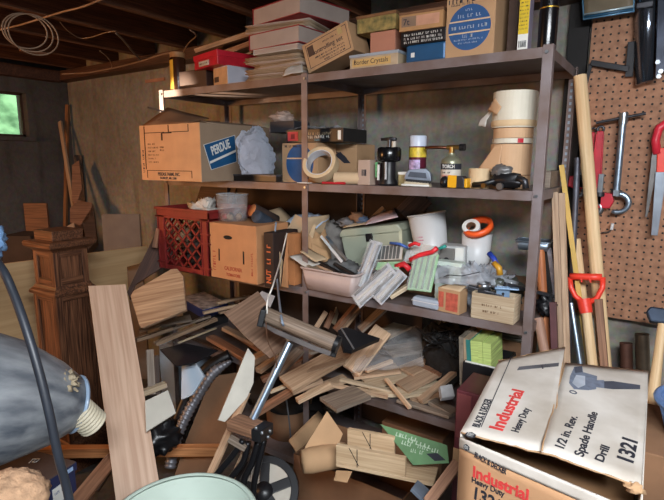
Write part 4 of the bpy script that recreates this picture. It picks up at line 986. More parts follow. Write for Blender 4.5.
tag(link('dark_cloth', G().blob((at(505, 268, Y=1.85).x, 1.85, Z3+.07), (.07, .09, .06), .4, 6, 57, 24, 16), mat('greenish_dark', (70, 74, 66), .8, var=.4)), 'dark greenish cloth bundle by the right end post on the third shelf', 'cloth')
tag(link('wire_hook', G().tube([at(444, 277, Y=1.69), at(448, 275, Y=1.685), at(462, 276, Y=1.69), at(480, 272, Y=1.70)], .002, 6), DSTEEL), 'thin dark wire hook lying on the clear plastic bag', 'wire')
# hanging packs
GP = mat('green_card', (150, 190, 150), .6, var=.15, scale=40)
def pack(name, label, q4, Ys, card, strips, film_m=True, sc=STEEL, th=.012, seed=0, w=.006):
    P = [at(*p, Y=y) for p, y in zip(q4, Ys)]; o = (P[0]+P[1]+P[2]+P[3])/4
    ey = ((P[2]-P[0])+(P[3]-P[1])).normalized(); ex = ((P[1]-P[0])+(P[3]-P[2])); ex = (ex-ey*ex.dot(ey)).normalized(); ez = ex.cross(ey)
    M = Matrix(((ex.x, ey.x, ez.x, o.x), (ex.y, ey.y, ez.y, o.y), (ex.z, ey.z, ez.z, o.z), (0, 0, 0, 1)))
    lx = ((P[1]-P[0]).length+(P[3]-P[2]).length)/2; ly = ((P[2]-P[0]).length+(P[3]-P[1]).length)/2
    t = thing(name, label, 'packet', M=M)
    link('backing_card', G().box(-lx/2, lx/2, -ly/2, ly/2, -.001, .001), card, t)
    for i in range(strips):
        xx = -lx*.36+lx*.72*i/max(1, strips-1); link('strip', G().box(xx-w/2, xx+w/2, -ly*.44, ly*.44, .0012, .0012+th*.5), sc if i % 2 == 0 else (PAPER if sc is STEEL else sc), t)
    if film_m:
        link('blister', G().sheet((-lx/2, -ly/2, th), (lx/2, -ly/2, th), (-lx/2, ly/2, th), (lx/2, ly/2, th), 12, 14, .007, 40, seed), MILKY, t)
    return t
LGC = mat('light_grey_card', (182, 184, 190), .6, var=.12, scale=30)
pack('blister_pack', 'long clear packet of grey strips leaning up beside the pinkish tub', ((354, 284), (366, 289), (372, 240), (382, 243)), (1.70, 1.69, 1.78, 1.78), LGC, 3, seed=1)
pack('blister_pack', 'wide clear packet of silver strips hanging over the third shelf edge, left one', ((350, 303), (362, 301), (384, 267), (402, 270)), (1.655, 1.65, 1.72, 1.72), LGC, 3, seed=2, w=.009)
pack('blister_pack', 'clear packet of silver strips over the shelf edge, right of the left one', ((370, 301), (383, 300), (394, 272), (411, 272)), (1.655, 1.65, 1.72, 1.72), LGC, 3, seed=3, w=.009)
pack('carded_pack', 'striped carded packet with a dark edge in front of the sage green box', ((375, 262), (402, 258), (378, 247), (403, 243)), (1.76, 1.76, 1.79, 1.79), PAPER, 6, False, mat('strip_grey', (90, 92, 92), .5), seed=4, w=.012, th=.006)
pack('carded_pack', 'pale green card packet below the striped packet', ((376, 271), (398, 268), (377, 263), (402, 261)), (1.73, 1.73, 1.755, 1.755), GP, 0, False, seed=5)
pack('blister_pack', 'clear packet with green card hanging in front of the white bucket', ((408, 292), (430, 290), (414, 256), (441, 252)), (1.69, 1.69, 1.76, 1.76), GP, 4, True, mat('strip_greengrey', (120, 140, 128), .5), seed=6)
pack('blister_pack', 'clear packet with white card standing behind the green card packet', ((402, 268), (436, 262), (410, 246), (438, 243)), (1.79, 1.79, 1.82, 1.82), PAPER, 3, True, PAPER, seed=7)
for i, (pts, r, lb) in enumerate(((((410, 260), (420, 255), (432, 252), (437, 248)), .009, 'red clip lying across the packets in front of the white bucket'), (((396, 267), (404, 264), (410, 270)), .012, 'red plastic clip at the right of the pale green packet'), (((409, 246), (415, 243), (420, 245)), .007, 'small red clip at the foot of the white bucket'))):
    tag(link('red_clip', G().tube([at(*p, Y=1.745) for p in pts], r, 8), mat('bright_red', (214, 40, 50), .4)), lb, 'clip')
for pts, mm, lb in ((((390, 243), (400, 244), (408, 248)), mat('mid_blue', (60, 96, 170), .4), 'small blue clip above the striped packet'), (((438, 249), (446, 246)), mat('teal', (30, 140, 130), .4), 'teal clip left of the white electrical box')):
    tag(link('clip', G().tube([at(*p, Y=1.775) for p in pts], .006, 8), mm), lb, 'clip')
plank('wood_scrap', 'yellow wood block under the silver strip packets on the third shelf', at(390, 297, Y=1.70), at(408, 286, Y=1.74), .03, .016, W_PALE, 0)
c = at(362, 240, Y=1.80)
tag(link('crumpled_plastic', G().blob((at(377, 240, Y=1.80).x, 1.80, Z3+.125), (.035, .03, .035), .5, 7, 61), MILKY), 'crumpled clear plastic in front of the sage green box latch', 'plastic')
# clear case
a, b_ = at(411, 300, Y=1.69).x, at(438, 306, Y=1.69).x
t = thing('clear_case', 'small translucent white plastic case lying at the third shelf front edge', 'case', ((a+b_)/2, 1.69, Z3+.002), -6)
link('case', G().box((a-b_)/2, (b_-a)/2, 0, .04, 0, .036), mat('frosted', (178, 190, 206), .3, var=.08, alpha=.8), t, None, .008, seg=3)
link('lid_line', G().box((a-b_)/2-.001, (b_-a)/2+.001, -.001, .041, .021, .024), WHITE, t)
# box with red print, wooden box
x0, x1, h = fbox(438.5, 462, 289, 1.70, Z3)
t, w = rbox('small_carton', 'small brown carton with worn red print at the third shelf edge', 'box', x0, x1, 1.688, Z3, h, .06, CARD, -8)
link('red_print', G().box(-w*.12, w*.42, -.0006, 0, h*.1, h*.86), mat('faded_red', (178, 84, 66), .8, var=.3, scale=60), t)
link('red_print', G().box(-w*.45, -w*.22, -.0006, 0, h*.2, h*.86), mat('faded_red', (178, 84, 66)), t)
link('flap', G().sheet((-w/2, 0, h), (w/2, 0, h), (-w/2+.01, .05, h+.008), (w/2, .05, h+.012), 5, 3, .002), CARD_L, t, None, solid=.002)
x0, x1 = at(471, 305, Y=1.678).x, at(514, 315, Y=1.678).x; w = x1-x0; h = at(490, 295, Y=1.678).z-Z3-.002
t = thing('wooden_box', 'small open pale wooden box with faint print holding metal fittings', 'box', ((x0+x1)/2, 1.678, Z3+.002), -2); d = .075
link('front', G().box(-w/2, w/2, 0, .007, 0, h), W_PALE, t, None, .001)
link('back', G().box(-w/2, w/2, d-.007, d, 0, h), W_PALE, t, None, .001)
for xx in (-w/2, w/2-.008): link('end', G().box(0, d-.016, -.004, .004, 0, h*1.02), W_PALE, t, Matrix.Translation((xx+.004, .008, 0)) @ Matrix.Rotation(PI/2, 4, 'Z'), .001)
link('bottom', G().box(-w/2+.008, w/2-.008, .008, d-.008, 0, .004), W_PALE, t)
for i, zz in enumerate((.58, .34)): marks(t, -w*(.25-.03*i), w*(.22-.03*i), h*zz, .008, mat('ink_brown', (116, 90, 66), .8, bump=0), MF(0, -.0005, 0), seed=150+i)
HB = mat('hinge_blue', (132, 160, 190), .4, .5, var=.15)
p, q = at(468, 287, Y=1.72), at(504, 297, Y=1.74)
M, L = frame(p, q); tag(link('steel_bar', G().box(0, L, -.012, .012, -.008, .008), DSTEEL, None, M, .002), 'dark steel bar lying across the small open wooden box', 'bar')
t = thing('bracket', 'bluish metal bracket standing in the small open wooden box', 'bracket', (at(503, 292, Y=1.735).x, 1.735, Z3+.03), 20)
link('plate', G().box(-.022, .022, -.003, .003, 0, .085), HB, t, None, .001)
link('arm', G().box(-.03, .05, -.02, .003, .078, .084), HB, t, None, .001)
link('foot', G().box(-.03, .01, -.02, .0, .02, .05), HB, t, None, .001)
for z_ in (.02, .06): link('hole', G().cyl((0, -.0035, z_), (0, -.0045, z_), .005), BLACK, t)
t = thing('clamp_ring', 'round steel clamp ring beside the bluish bracket in the wooden box', 'clamp', (at(484, 285, Y=1.735).x, 1.735, Z3+.098), 0)
link('ring', G().lathe([(.022, 0), (.024, 0), (.024, .022), (.022, .022), (.022, 0)], 24), STEEL, t)
link('screw', G().cyl((.024, 0, .012), (.05, -.004, .012), .005), STEEL, t)
p, q = at(505, 284, Y=1.74), at(553, 296, Y=1.86)
M, L = frame(p, q); tag(link('steel_bar', G().box(0, L, -.012, .012, -.006, .006), DSTEEL, None, M, .002), 'dark steel bar passing behind the right end post above the wooden box', 'bar')
# ================================================================== BIG PRINTED CARTON, FRONT RIGHT
def plane(P0, Px, Py):
    x = (V(Px)-V(P0)).normalized(); z = x.cross(V(Py)-V(P0)).normalized(); y = z.cross(x); P0 = V(P0)
    return Matrix(((x.x, y.x, z.x, P0.x), (x.y, y.y, z.y, P0.y), (x.z, y.z, z.z, P0.z), (0, 0, 0, 1)))
def atp(px, py, M):
    d = _fw + CR*((px-332)/F) + CU*((250-py)/F); n = M.to_3x3() @ V(0, 0, 1); p = EYE + d*((M.translation-EYE).dot(n)/d.dot(n))
    return M.inverted() @ p
def fit_text(parent, s, m, M, a, b_, hpx, Mt, bold=.0004, lift=.0026, name='lettering'):
    """text along px a -> px b on the plane M (world); Mt = parent world matrix inverse; hpx = px point at the letters' top above a"""
    la, lb, lh = atp(*a, M), atp(*b_, M), atp(*hpx, M)
    L = (lb-la).length; an = math.atan2(lb.y-la.y, lb.x-la.x); u = (lb-la).normalized(); H = abs((lh-la).x*(-u.y)+(lh-la).y*u.x)
    o = text(parent, s, H*1.38, m, (0, 0, 0), align='LEFT', bold=bold, name=name)
    w_ = max(v.co.x for v in o.data.vertices); ys = [v.co.y for v in o.data.vertices]; hh = max(ys)-min(ys)
    o.matrix_local = Mt @ M @ Matrix.Translation((la.x, la.y, lift)) @ Matrix.Rotation(an, 4, 'Z') @ Matrix.Diagonal((L/w_, H/max(v.co.y for v in o.data.vertices) if min(ys) > -.0005 else 1, 1, 1)) @ Matrix.Translation((0, -min(ys) if min(ys) < -.0005 and len(s) < 5 else 0, 0))
    return o
def ppoly(parent, pts, m, M, Mt, t=.0004, lift=.0024, name='print'):
    q = [atp(*p, M) for p in pts]; g = G(); g.prism([(v.x, v.y) for v in q], t, z=lift); return link(name, g, m, parent, Mt @ M)
ZB = .88
A = at(461, 432, Z=ZB); B = at(499, 361, Z=ZB+.018); C_ = at(565, 347, Z=ZB+.045); D_ = at(548, 455, Z=ZB+.004)
Fp = at(648, 371, Z=ZB); Gp = at(641, 487, Z=ZB); E_ = at(566, 363, Z=ZB+.022); H_ = at(541, 452, Z=ZB+.012)
root = V((A.x+Gp.x)/2, A.y, .66)
def onp(px, py, P0, P1, P2):
    M = plane(P0, P1, P2); return M @ atp(px, py, M)
C_ = onp(565, 347, A, D_, B); E_ = onp(566, 363, Fp, Gp, H_)
t = thing('cardboard_carton', 'large worn white printed tool carton with torn open flaps at the front right', 'box', root)
Mt = Matrix.Translation(root).inverted()
BDW = mat('carton_white', (206, 200, 192), .75, var=.07, scale=7, bump=.08, dirt=(176, 166, 154))
BDK = mat('carton_kraft', (186, 142, 104), .85, var=.1, scale=8)
def quad(name, P, m, solid=.003, nu=10, nv=8, amp=.003, seed=0, parent=t):
    g = G(); g.sheet(P[0], P[1], P[2], P[3], nu, nv, amp, 6, seed); return link(name, g, m, parent, Mt, 0, solid)
lf = quad('left_flap', (A, D_, B, C_), BDW, .003, 12, 14, .0004, 3)
rf = quad('right_flap', (H_, Gp, E_, Fp), BDW, .003, 12, 14, .0004, 8)
TL = at(460, 437, Z=ZB-.004); TR = at(650, 517, Z=ZB-.012)
dn = V(0, 0, -.20)
def lerp(a, b_, k): return a*(1-k)+b_*k
fu = plane(TL+dn, TR+dn, TL)
quad('front_panel', (TL+V(0, .004, -.206), TR+V(0, .004, -.206), TL+V(0, .002, -.024), TR+V(0, .002, -.024)), BDK, .003, 10, 8, .0003, 5)
quad('front_strip', (TL+V(0, 0, -.026), TR+V(0, 0, -.026), TL, TR), BDW, .004, 12, 4, .0003, 6)
quad('left_panel', (V(A.x, A.y, ZB-.21), V(B.x, B.y, ZB-.21), A, V(B.x, B.y, ZB)), BDW, .003, 4, 4, .001, 7)
quad('right_panel', (V(Gp.x, TR.y+.01, ZB-.21), V(Fp.x, Fp.y, ZB-.21), V(Gp.x+.004, TR.y+.02, ZB-.012), Fp), BDW, .003, 4, 4, .001, 9)
quad('back_panel', (V(B.x, B.y, ZB-.21), V(Fp.x, Fp.y, ZB-.21), V(B.x, B.y, ZB), Fp), CARD, .003, 4, 4, .001, 2)
quad('bottom_panel', (V(A.x, A.y, ZB-.208), V(TR.x, TR.y+.01, ZB-.205), V(B.x, B.y, ZB-.208), V(Fp.x, Fp.y, ZB-.208)), CARD_IN, .003, 4, 4, 0, 2)
quad('inner_flap', (V(A.x+.01, A.y+.015, ZB-.075), V(Gp.x-.01, Gp.y+.01, ZB-.075), V(A.x+.01, A.y+.2, ZB-.085), V(Gp.x-.01, Gp.y+.2, ZB-.085)), CARD_IN, .003, 6, 4, .002, 4)
for k, (a, s_) in enumerate((((586, 489), 1), ((644, 484), 2))):
    P = atp(*a, plane(H_, Gp, E_)); 
g = G(); p = Gp; g.blob((p.x-.012, p.y-.002, ZB-.004), (.018, .012, .008), .8, 8, 3, 14, 10); link('torn_corner', g, CARD, t, Mt)
for e1, e2 in ((C_, D_), (D_, A), (E_, H_), (H_, Gp), (C_, B)):
    r = random.Random(int(e1.x*1000)); pts = [e1.lerp(e2, i/14)+V(r.gauss(0, .0012), r.gauss(0, .0012), r.gauss(-.0004, .0006)) for i in range(15)]
    link('torn_edge', G().tube(pts, .0021, 6), CARD, t, Mt)
# print on the left flap
ML = plane(A, D_, B); RED = INK_R
fit_text(t, 'BLACK & DECKER', INK, ML, (476, 428), (489, 400), (469, 425), Mt)
fit_text(t, 'Industrial', RED, ML, (496, 431), (519, 391), (482, 428), Mt, .0012)
fit_text(t, 'Heavy Duty', INK, ML, (515, 433), (527, 409), (507, 431), Mt)
ppoly(t, ((480.6, 428), (481.4, 428.2), (512, 357.2), (511.2, 357)), INK, ML, Mt, name='printed_line')
ppoly(t, ((517, 371), (519, 367.5), (559, 363.5), (558.5, 367)), mat('grey_print', (88, 88, 94), .7, bump=0), ML, Mt, name='printed_bar')
ppoly(t, ((541, 366), (542.5, 366), (543.5, 369.5), (542, 369.5)), INK, ML, Mt, name='printed_bar')
def hexlogo(M, c, r, Mt_):
    q = atp(*c, M); g = G(); g.prism([(q.x+r*math.cos(PI*i/3+.5), q.y+r*math.sin(PI*i/3+.5)) for i in range(6)], .0004, z=.0024)
    link('hexagon_mark', g, INK, t, Mt_ @ M)
    g = G()
    for k in (-.35, .05, .4): g.box(q.x-r*.62, q.x+r*.5, q.y+r*k, q.y+r*(k+.1), .0029, .0032)
    link('mark_lines', g, INK_W, t, Mt_ @ M)
hexlogo(ML, (470.5, 436), .0125, Mt)
# print on the right flap
MRt = plane(H_, Gp, E_)
fit_text(t, '1/2 in. Rev.', INK, MRt, (559, 450), (574, 417), (550, 446), Mt, .0005)
fit_text(t, 'Spade Handle', INK, MRt, (579, 457), (594, 413), (569, 454), Mt, .0005)
fit_text(t, 'Drill', INK, MRt, (599, 462.5), (606, 447), (590, 459), Mt, .0005)
fit_text(t, '1321', INK, MRt, (633, 467), (638, 443), (616, 463), Mt, .0012)
DR1 = mat('drill_print', (112, 122, 140), .7, bump=0, var=.2, scale=60); DR2 = mat('drill_print_light', (172, 180, 192), .7, bump=0); DR3 = mat('drill_print_dark', (72, 78, 92), .7, bump=0)
ppoly(t, ((574, 368), (582, 367), (583, 373), (590, 375), (597, 377), (596, 390), (588, 391), (574, 390), (569, 384), (570, 377)), DR1, MRt, Mt, name='drill_drawing')
ppoly(t, ((576, 376), (585, 377), (585, 386), (578, 389), (572, 384)), DR2, MRt, Mt, .0004, .0029, 'drill_drawing')
ppoly(t, ((596, 381), (604, 381), (604, 389), (596, 388)), DR1, MRt, Mt, name='drill_drawing')
ppoly(t, ((604, 382), (613, 382), (640, 386), (640, 390), (613, 390), (604, 389)), DR3, MRt, Mt, name='drill_drawing')
ppoly(t, ((574, 368), (582, 367), (582, 373), (575, 374)), DR3, MRt, Mt, .0004, .0032, 'drill_drawing')
q = atp(573, 393, MRt); g = G(); g.torus(.008, .0016, Matrix.Translation((q.x, q.y, .0024)), 18, 5); link('drill_drawing', g, DR3, t, Mt @ MRt)
# print on the front
MS = plane(TL+V(0, 0, -.026), TR+V(0, 0, -.026), TL)
fit_text(t, 'BLACK & DECKER', INK, MS, (475, 454), (507, 472), (476, 449), Mt)
hexlogo(MS, (467, 447), .008, Mt)
MFp = plane(TL+V(0, .004, -.206), TR+V(0, .004, -.206), TL+V(0, .002, -.024))
fit_text(t, 'Industrial', RED, MFp, (473, 471), (529, 496), (473.5, 460), Mt, .0012)
fit_text(t, 'Heavy Duty', INK, MFp, (472, 479), (505, 494), (472.5, 473.5), Mt)
fit_text(t, '1321', INK, MFp, (472, 497), (500, 512), (473, 485), Mt, .001)
# what the carton stands on (mostly out of frame)
tag(link('wooden_crate', G().box(-.17, .17, .03, .5, 0, .655), W_DARK, None, Matrix.Translation((root.x, root.y, .0005)), .004), 'dark wooden crate carrying the large worn white printed tool carton', 'crate')

# ================================================================== RIGHT WALL OF TOOLS
PY = PEGY-.004
def pole(name, label, a, Ya, b_, Yb, r, m, cat='pole', square=False, rb=None, top=True, zend=.001):
    """long thing leaning; from its visible upper end down through a second point to the floor"""
    p, q = at(*a, Y=Ya), at(*b_, Y=Yb); d = q-p; e = p+d*((zend-p.z)/d.z)
    M, L = frame(p, e, (0, -1, 0))
    g = G()
    if square: g.box(0, L, -r, r, -(rb or r), rb or r)
    else: g.cyl((0, 0, 0), (L, 0, 0), r, rb or r, 18)
    o = link(name, g, m, None, M, .0015 if square else 0)
    return tag(o, label, cat)
pole('wooden_pole', 'thick pale round wooden pole leaning against the pegboard', (580, 76), 2.10, (603, 345), 1.98, .0225, W_HAND)
pole('steel_rod', 'dark grey steel rod leaning left of the thick pale wooden pole', (577.5, 158), 2.08, (570, 320), 2.0, .0105, mat('rod_grey', (84, 84, 92), .5, .5), 'rod')
pole('wood_strip', 'narrow yellow wood strip leaning right of the shelf end', (561.5, 165), 2.02, (573, 250), 1.98, .0085, mat('yellow_wood', (206, 168, 88), .6, var=.1), 'wood strip', True, .004)
pole('wood_strip', 'tan wood strip leaning by the shelf end, left one of two', (555, 192), 1.90, (559.5, 330), 1.84, .011, W_TAN, 'wood strip', True, .006)
pole('wood_strip', 'tan wood strip leaning by the shelf end, right one of two', (561.5, 193), 1.92, (566, 330), 1.86, .011, W_TAN, 'wood strip', True, .006)
pole('wooden_stick', 'round tan wooden stick ending just above the red-orange handle', (576, 239), 2.06, (583, 300), 2.03, .0155, W_HAND, 'stick')
pole('steel_pipe', 'thin grey pipe leaning left of the shaft with the red-orange handle', (571, 303), 1.92, (580, 362), 1.87, .0085, GALV, 'pipe')
pole('lumber', 'reddish square lumber piece leaning right of the red-orange handled shaft', (598.5, 299), 1.93, (603, 350), 1.90, .012, W_RED, 'lumber', True)
pole('steel_pipe', 'rusty brown pipe standing below the pegboard', (626, 343), 2.10, (626.5, 370), 2.09, .0215, mat('rust_pipe', (92, 60, 48), .6, .5, var=.3), 'pipe')
pole('steel_pipe', 'wide chrome-topped pipe standing below the pegboard', (642, 334), 2.10, (643, 370), 2.09, .0235, mat('chrome_pipe', (130, 116, 100), .3, .85, var=.3), 'pipe')
# shovel with D handle
p, q = at(585, 300, Y=1.93), at(592, 360, Y=1.88); d = q-p; e = p+d*((.02-p.z)/d.z)
M, L = frame(p, e, (0, -1, 0))
t = thing('shovel', 'upturned shovel with a red-orange plastic D handle and wooden shaft', 'shovel', M=M)
RO = mat('red_orange', (226, 62, 44), .4, var=.08, bump=0)
link('shaft', G().cyl((0, 0, 0), (L-.2, 0, 0), .0165, n=18), W_HAND, t)
k = .9/F*1.98
def hx(px, py): v = M.inverted() @ at(px, py, Y=1.93); return (v.x, v.y)
up = [hx(567, 273), hx(604, 273.5)]
g = G()
a0, a1 = V(*hx(569, 276), 0), V(*hx(601, 277), 0)
g.tube([a0, a0.lerp(a1, .33), a0.lerp(a1, .66), a1], .0125, 10)
link('grip', g, RO, t)
pts = [V(*hx(*p_), 0) for p_ in ((568.5, 277), (570, 287), (575, 296), (584, 303))]; pt2 = [V(*hx(*p_), 0) for p_ in ((602, 277), (602, 288), (597, 298), (587, 304))]
link('bow', G().tube(pts, .0095, 10), RO, t); link('bow', G().tube(pt2, .0095, 10), RO, t)
c0 = V(*hx(583.5, 299), 0); c1 = V(*hx(587, 313), 0); link('socket', G().cyl(c0, c1, .024, .021, 18), RO, t)
for f_ in (.36, .64):
    c = a0.lerp(a1, f_); link('grip_rib', G().cb((c.x+.010, c.y, 0), (.02, .004, .02)), RO, t)
link('blade', G().sheet((L-.24, -.1, 0), (L-.24, .1, 0), (L-.004, -.07, .01), (L-.004, .07, .01), 8, 8, .002), DSTEEL, t, None, solid=.003)
# hand tools standing between shelf and strips
t = thing('metal_tray', 'small galvanised tray on top of the tools behind the right shelf post', 'tray', (at(534, 242, Y=1.93).x, 1.93, at(534, 249, Y=1.93).z), 4)
link('pan', tubmesh(.115, .09, .032, .002, .86, .008), GALV, t)
link('rim', G().tube(ring(.118, .093, .01, .032), .003, 6, True), GALV, t)
pole('wooden_tool', 'orange wooden tool handle standing under the galvanised tray', (540, 250), 1.90, (546, 345), 1.84, .0155, wood('orange_handle', (178, 108, 62), (130, 74, 42)), 'handle')
pole('saw_blade', 'narrow perforated grey strip leaning right of the orange wooden handle', (549, 248), 1.96, (556, 300), 1.92, .008, mat('strip_white_grey', (150, 150, 160), .4, .4, var=.3, scale=60), 'strip', True, .003)
pole('saw_blade', 'black strip leaning between the orange handle and the perforated strip', (545, 250), 1.97, (552, 310), 1.93, .007, BLACK, 'strip', True, .003)
pole('wooden_tool', 'pale pinkish wooden handle with a hanging hole below the orange handle', (538, 318), 1.80, (544, 350), 1.77, .0165, wood('pink_handle', (186, 146, 124), (150, 110, 90)), 'handle')
pole('wood_strip', 'dark maroon wood strip standing right of the pinkish handle', (553, 302), 1.82, (554.5, 345), 1.80, .0105, mat('maroon_wood', (84, 48, 50), .6), 'wood strip', True)
pole('wood_strip', 'dark brown board edge standing left of the tan strips', (545, 300), 1.88, (547, 345), 1.85, .016, W_DARK, 'wood strip', True, .01)
tag(link('black_fitting', G().blob(at(546, 306, Y=1.84), (.03, .03, .035), .5, 7, 71), BLACK), 'black metal fitting wedged among the handles right of the shelf', 'fitting')

# ---- tools hung on the pegboard
def pegpin(parent, Mi, p): pass
def hung(name, label, cat, p, zt=None): return thing(name, label, cat, p)
def L2(t, px, py, off=0.): v = at(px, py, Y=t.location.y); return V(v.x-t.location.x, off, v.z-t.location.z)
# clear tray at the top
t = thing('plastic_tray', 'shallow translucent tray with blue edges hung at the top of the pegboard', 'tray', at(610, 10, Y=2.11))
P = [L2(t, 584, 19.5), L2(t, 634, 11.5), L2(t, 582, -14), L2(t, 634, -22)]
link('panel', G().sheet(P[0], P[1], P[2], P[3], 8, 6, .002, 8), mat('smoky_tan', (110, 96, 76), .3, var=.3, scale=10), t, None, solid=.004)
BE = mat('blue_edge', (92, 132, 160), .25, .3, var=.15)
link('rim', G().tube([P[2]+V(0, -.004, 0), P[0]+V(0, -.004, 0), P[1]+V(0, -.004, 0), P[3]+V(0, -.004, 0)], .004, 8), BE, t)
link('rim', G().tube([P[0]+V(.002, -.02, .012), P[1]+V(-.002, -.02, .012)], .0035, 8), mat('pale_edge', (170, 186, 190), .25, .3), t)
link('rim', G().tube([P[0]+V(.002, -.01, .006), P[1]+V(-.002, -.01, .006)], .005, 8), mat('deep_blue_edge', (40, 78, 104), .3), t)
# chrome housing
t = thing('metal_housing', 'tall dark chrome metal tool hung at the upper right of the pegboard', 'tool', at(645, 60, Y=2.13))
P = [L2(t, *p) for p in ((635, 86), (655, 80), (658, -20), (634, -24))]
CHR = mat('chrome', (150, 158, 172), .16, .95, var=.3, scale=6, bump=0)
g = G(); n_ = 10; vs = []; fs = []
for j_, (lo, hi) in enumerate(((P[0], P[1]), (P[3], P[2]))):
    for i in range(n_+1):
        u = i/n_; p_ = lo.lerp(hi, u); vs.append((p_.x, -.035*math.sin(PI*u)**.6, p_.z))
for i in range(n_): fs.append((i, i+1, n_+2+i, n_+1+i))
fs.append(tuple(range(n_+1))); fs.append(tuple(range(n_+1, 2*n_+2))[::-1]); fs.append((0, n_+1, 2*n_+1, n_))
g.add(vs, fs, True); link('barrel', g, CHR, t)
link('dark_side', G().prism([(P[1].x, P[1].z+.0), (P[1].x+.035, P[1].z+.03), (P[2].x+.04, P[2].z), (P[2].x, P[2].z)], .03), mat('dark_metal_blue', (38, 42, 52), .3, .7, var=.3), t, M_at((0, .0, 0), FRONT), .003)
for (px, py) in ((658, 64), (661, 73), (659, 78)): link('nut', G().cyl(L2(t, px, py, -.03), L2(t, px, py, -.042), .008, n=6, smooth=False), STEEL, t)
link('top_collar', G().cb(L2(t, 645, 8, -.02), (.05, .05, .02)), DSTEEL, t, None, .003)
# black bracket
t = thing('shelf_bracket', 'black metal bracket with a short arm near the top left of the pegboard', 'bracket', at(606, 66, Y=2.15))
a, b_ = L2(t, 591, 63), L2(t, 629, 69.5); M, L = frame(a, b_, (0, -1, 0)); link('arm', G().box(0, L, -.010, .010, -.006, .012), mat('black_iron', (34, 32, 34), .5, .4), t, M, .002)
a, b_ = L2(t, 591, 64), L2(t, 584, 92); M, L = frame(a, b_, (0, -1, 0)); link('strut', G().box(0, L, -.006, .006, -.004, .006), mat('black_iron', (34, 32, 34)), t, M, .001)
a, b_ = L2(t, 629, 77), L2(t, 632, 42); M, L = frame(a, b_, (0, -1, 0)); link('plate', G().box(0, L, -.012, .012, -.005, .010), mat('black_iron', (34, 32, 34)), t, M, .001)
# long screw clamp
t = thing('screw_clamp', 'steel screw clamp with a sliding cross handle hung on the pegboard', 'clamp', at(620, 150, Y=2.125))
link('shaft', G().cyl(L2(t, 623.5, 116), L2(t, 616.5, 192), .0115, n=16), GALV, t)
link('cross_handle', G().cyl(L2(t, 596, 123, -.004), L2(t, 646, 113.5, -.004), .0052, n=10), DSTEEL, t)
link('cap', G().cyl(L2(t, 624, 113), L2(t, 623, 124), .0155, n=16), STEEL, t)
link('nut', G().cyl(L2(t, 616.8, 190), L2(t, 616.2, 196), .018, n=6, smooth=False), STEEL, t)
c = L2(t, 617.5, 203); R_ = .036
pts = [c+V(R_*math.cos(a), 0, R_*.95*math.sin(a)) for a in [math.radians(x) for x in range(100, -130, -18)]]
link('jaw', G().tube(pts, .01, 10, rs=[.012-.0045*i/len(pts) for i in range(len(pts))]), GALV, t)
# pipe wrenches
def wrench(label, top, mid, head, Y, sc=1.):
    t = thing('pipe_wrench', label, 'wrench', at(*mid, Y=Y), 0, 'red pipe wrenches on the pegboard')
    a, b_ = L2(t, *top), L2(t, *mid)
    M, L = frame(a, b_, (0, -1, 0))
    g = G(); w0, w1 = .0095*sc, .0155*sc
    g.prism([(0, -w0), (L, -w1), (L, w1), (0, w0)], .010, z=-.005); link('handle', g, REDP, t, M, .003)
    g = G()
    g.prism([(.01, -w0-.002), (L, -w1-.002), (L, -w1+.003), (.01, -w0+.002)], .016, z=-.008); g2 = G(); g2.prism([(.01, w0-.002), (L, w1-.003), (L, w1+.002), (.01, w0+.002)], .016, z=-.008)
    link('handle_edge', g, REDP, t, M, .001); link('handle_edge', g2, REDP, t, M, .001)
    link('hang_end', G().torus(.009*sc, .004*sc, M @ Matrix.Translation((-.006, 0, 0)), 18, 6), DSTEEL, t)
    h0, h1 = [L2(t, *p) for p in head]
    c = (b_+h0)/2
    M2, L_ = frame(h0, h1, (0, -1, 0))
    g = G(); g.prism([(0, -.022*sc), (L_*.3, -.029*sc), (L_, -.024*sc), (L_*1.12, .0), (L_, .024*sc), (L_*.3, .029*sc), (0, .022*sc)], .022, z=-.011); link('housing', g, REDP, t, M2, .004)
    e = h0.lerp(h1, .55); link('hook_jaw', G().box(-.009, .009, -.011, .007, -.02, .085*sc), STEEL, t, Matrix.Translation(e), .002)
    link('jaw_nut', G().cyl(e+V(0, -.002, .014), e+V(0, -.002, .030), .017*sc, n=14), DSTEEL, t)
    pts = [e+V(.016*math.cos(a)-.006, -.002, -.032+.02*math.sin(a)) for a in [math.radians(x) for x in (80, 40, 0, -40, -80, -120, -160)]]
    link('hook', G().tube(pts, .009*sc, 8), STEEL, t)
    return t
wrench('front red pipe wrench hanging right of the thick pale wooden pole', (600.5, 131), (595, 190), ((585, 199), (611, 201)), 2.125, 1.15)
wrench('second red pipe wrench half hidden behind the thick pale wooden pole', (593, 132), (586, 172), ((569, 181), (592, 184)), 2.145, .9)
# shears at the right edge
t = thing('hedge_shears', 'long shears with a red grip and grey blades at the right edge of the pegboard', 'shears', at(657, 170, Y=2.12))
P = [L2(t, *p) for p in ((668, 122), (659, 128), (655.5, 140), (657, 154))]
link('grip', G().tube(P, .014, 10), mat('grip_red', (206, 42, 58), .4, var=.1), t)
M, L = frame(L2(t, 662, 148), L2(t, 661, 176), (0, -1, 0)); link('collar', G().box(0, L, -.014, .016, -.008, .008), RO, t, M, .003)
BL = mat('blade_grey', (140, 146, 156), .35, .7, var=.15); BL2 = mat('blade_dark', (104, 100, 98), .4, .6, var=.2)
M, L = frame(L2(t, 656, 152), L2(t, 646, 217), (0, -1, 0)); link('blade', G().prism([(0, -.012), (L, -.003), (L, .004), (0, .014)], .004, z=-.002), BL2, t, M, .001)
M, L = frame(L2(t, 661, 172, -.012), L2(t, 654.5, 235, -.012), (0, -1, 0)); link('blade', G().prism([(0, -.016), (L, -.010), (L, .010), (0, .018)], .005, z=-.002), BL, t, M, .001)
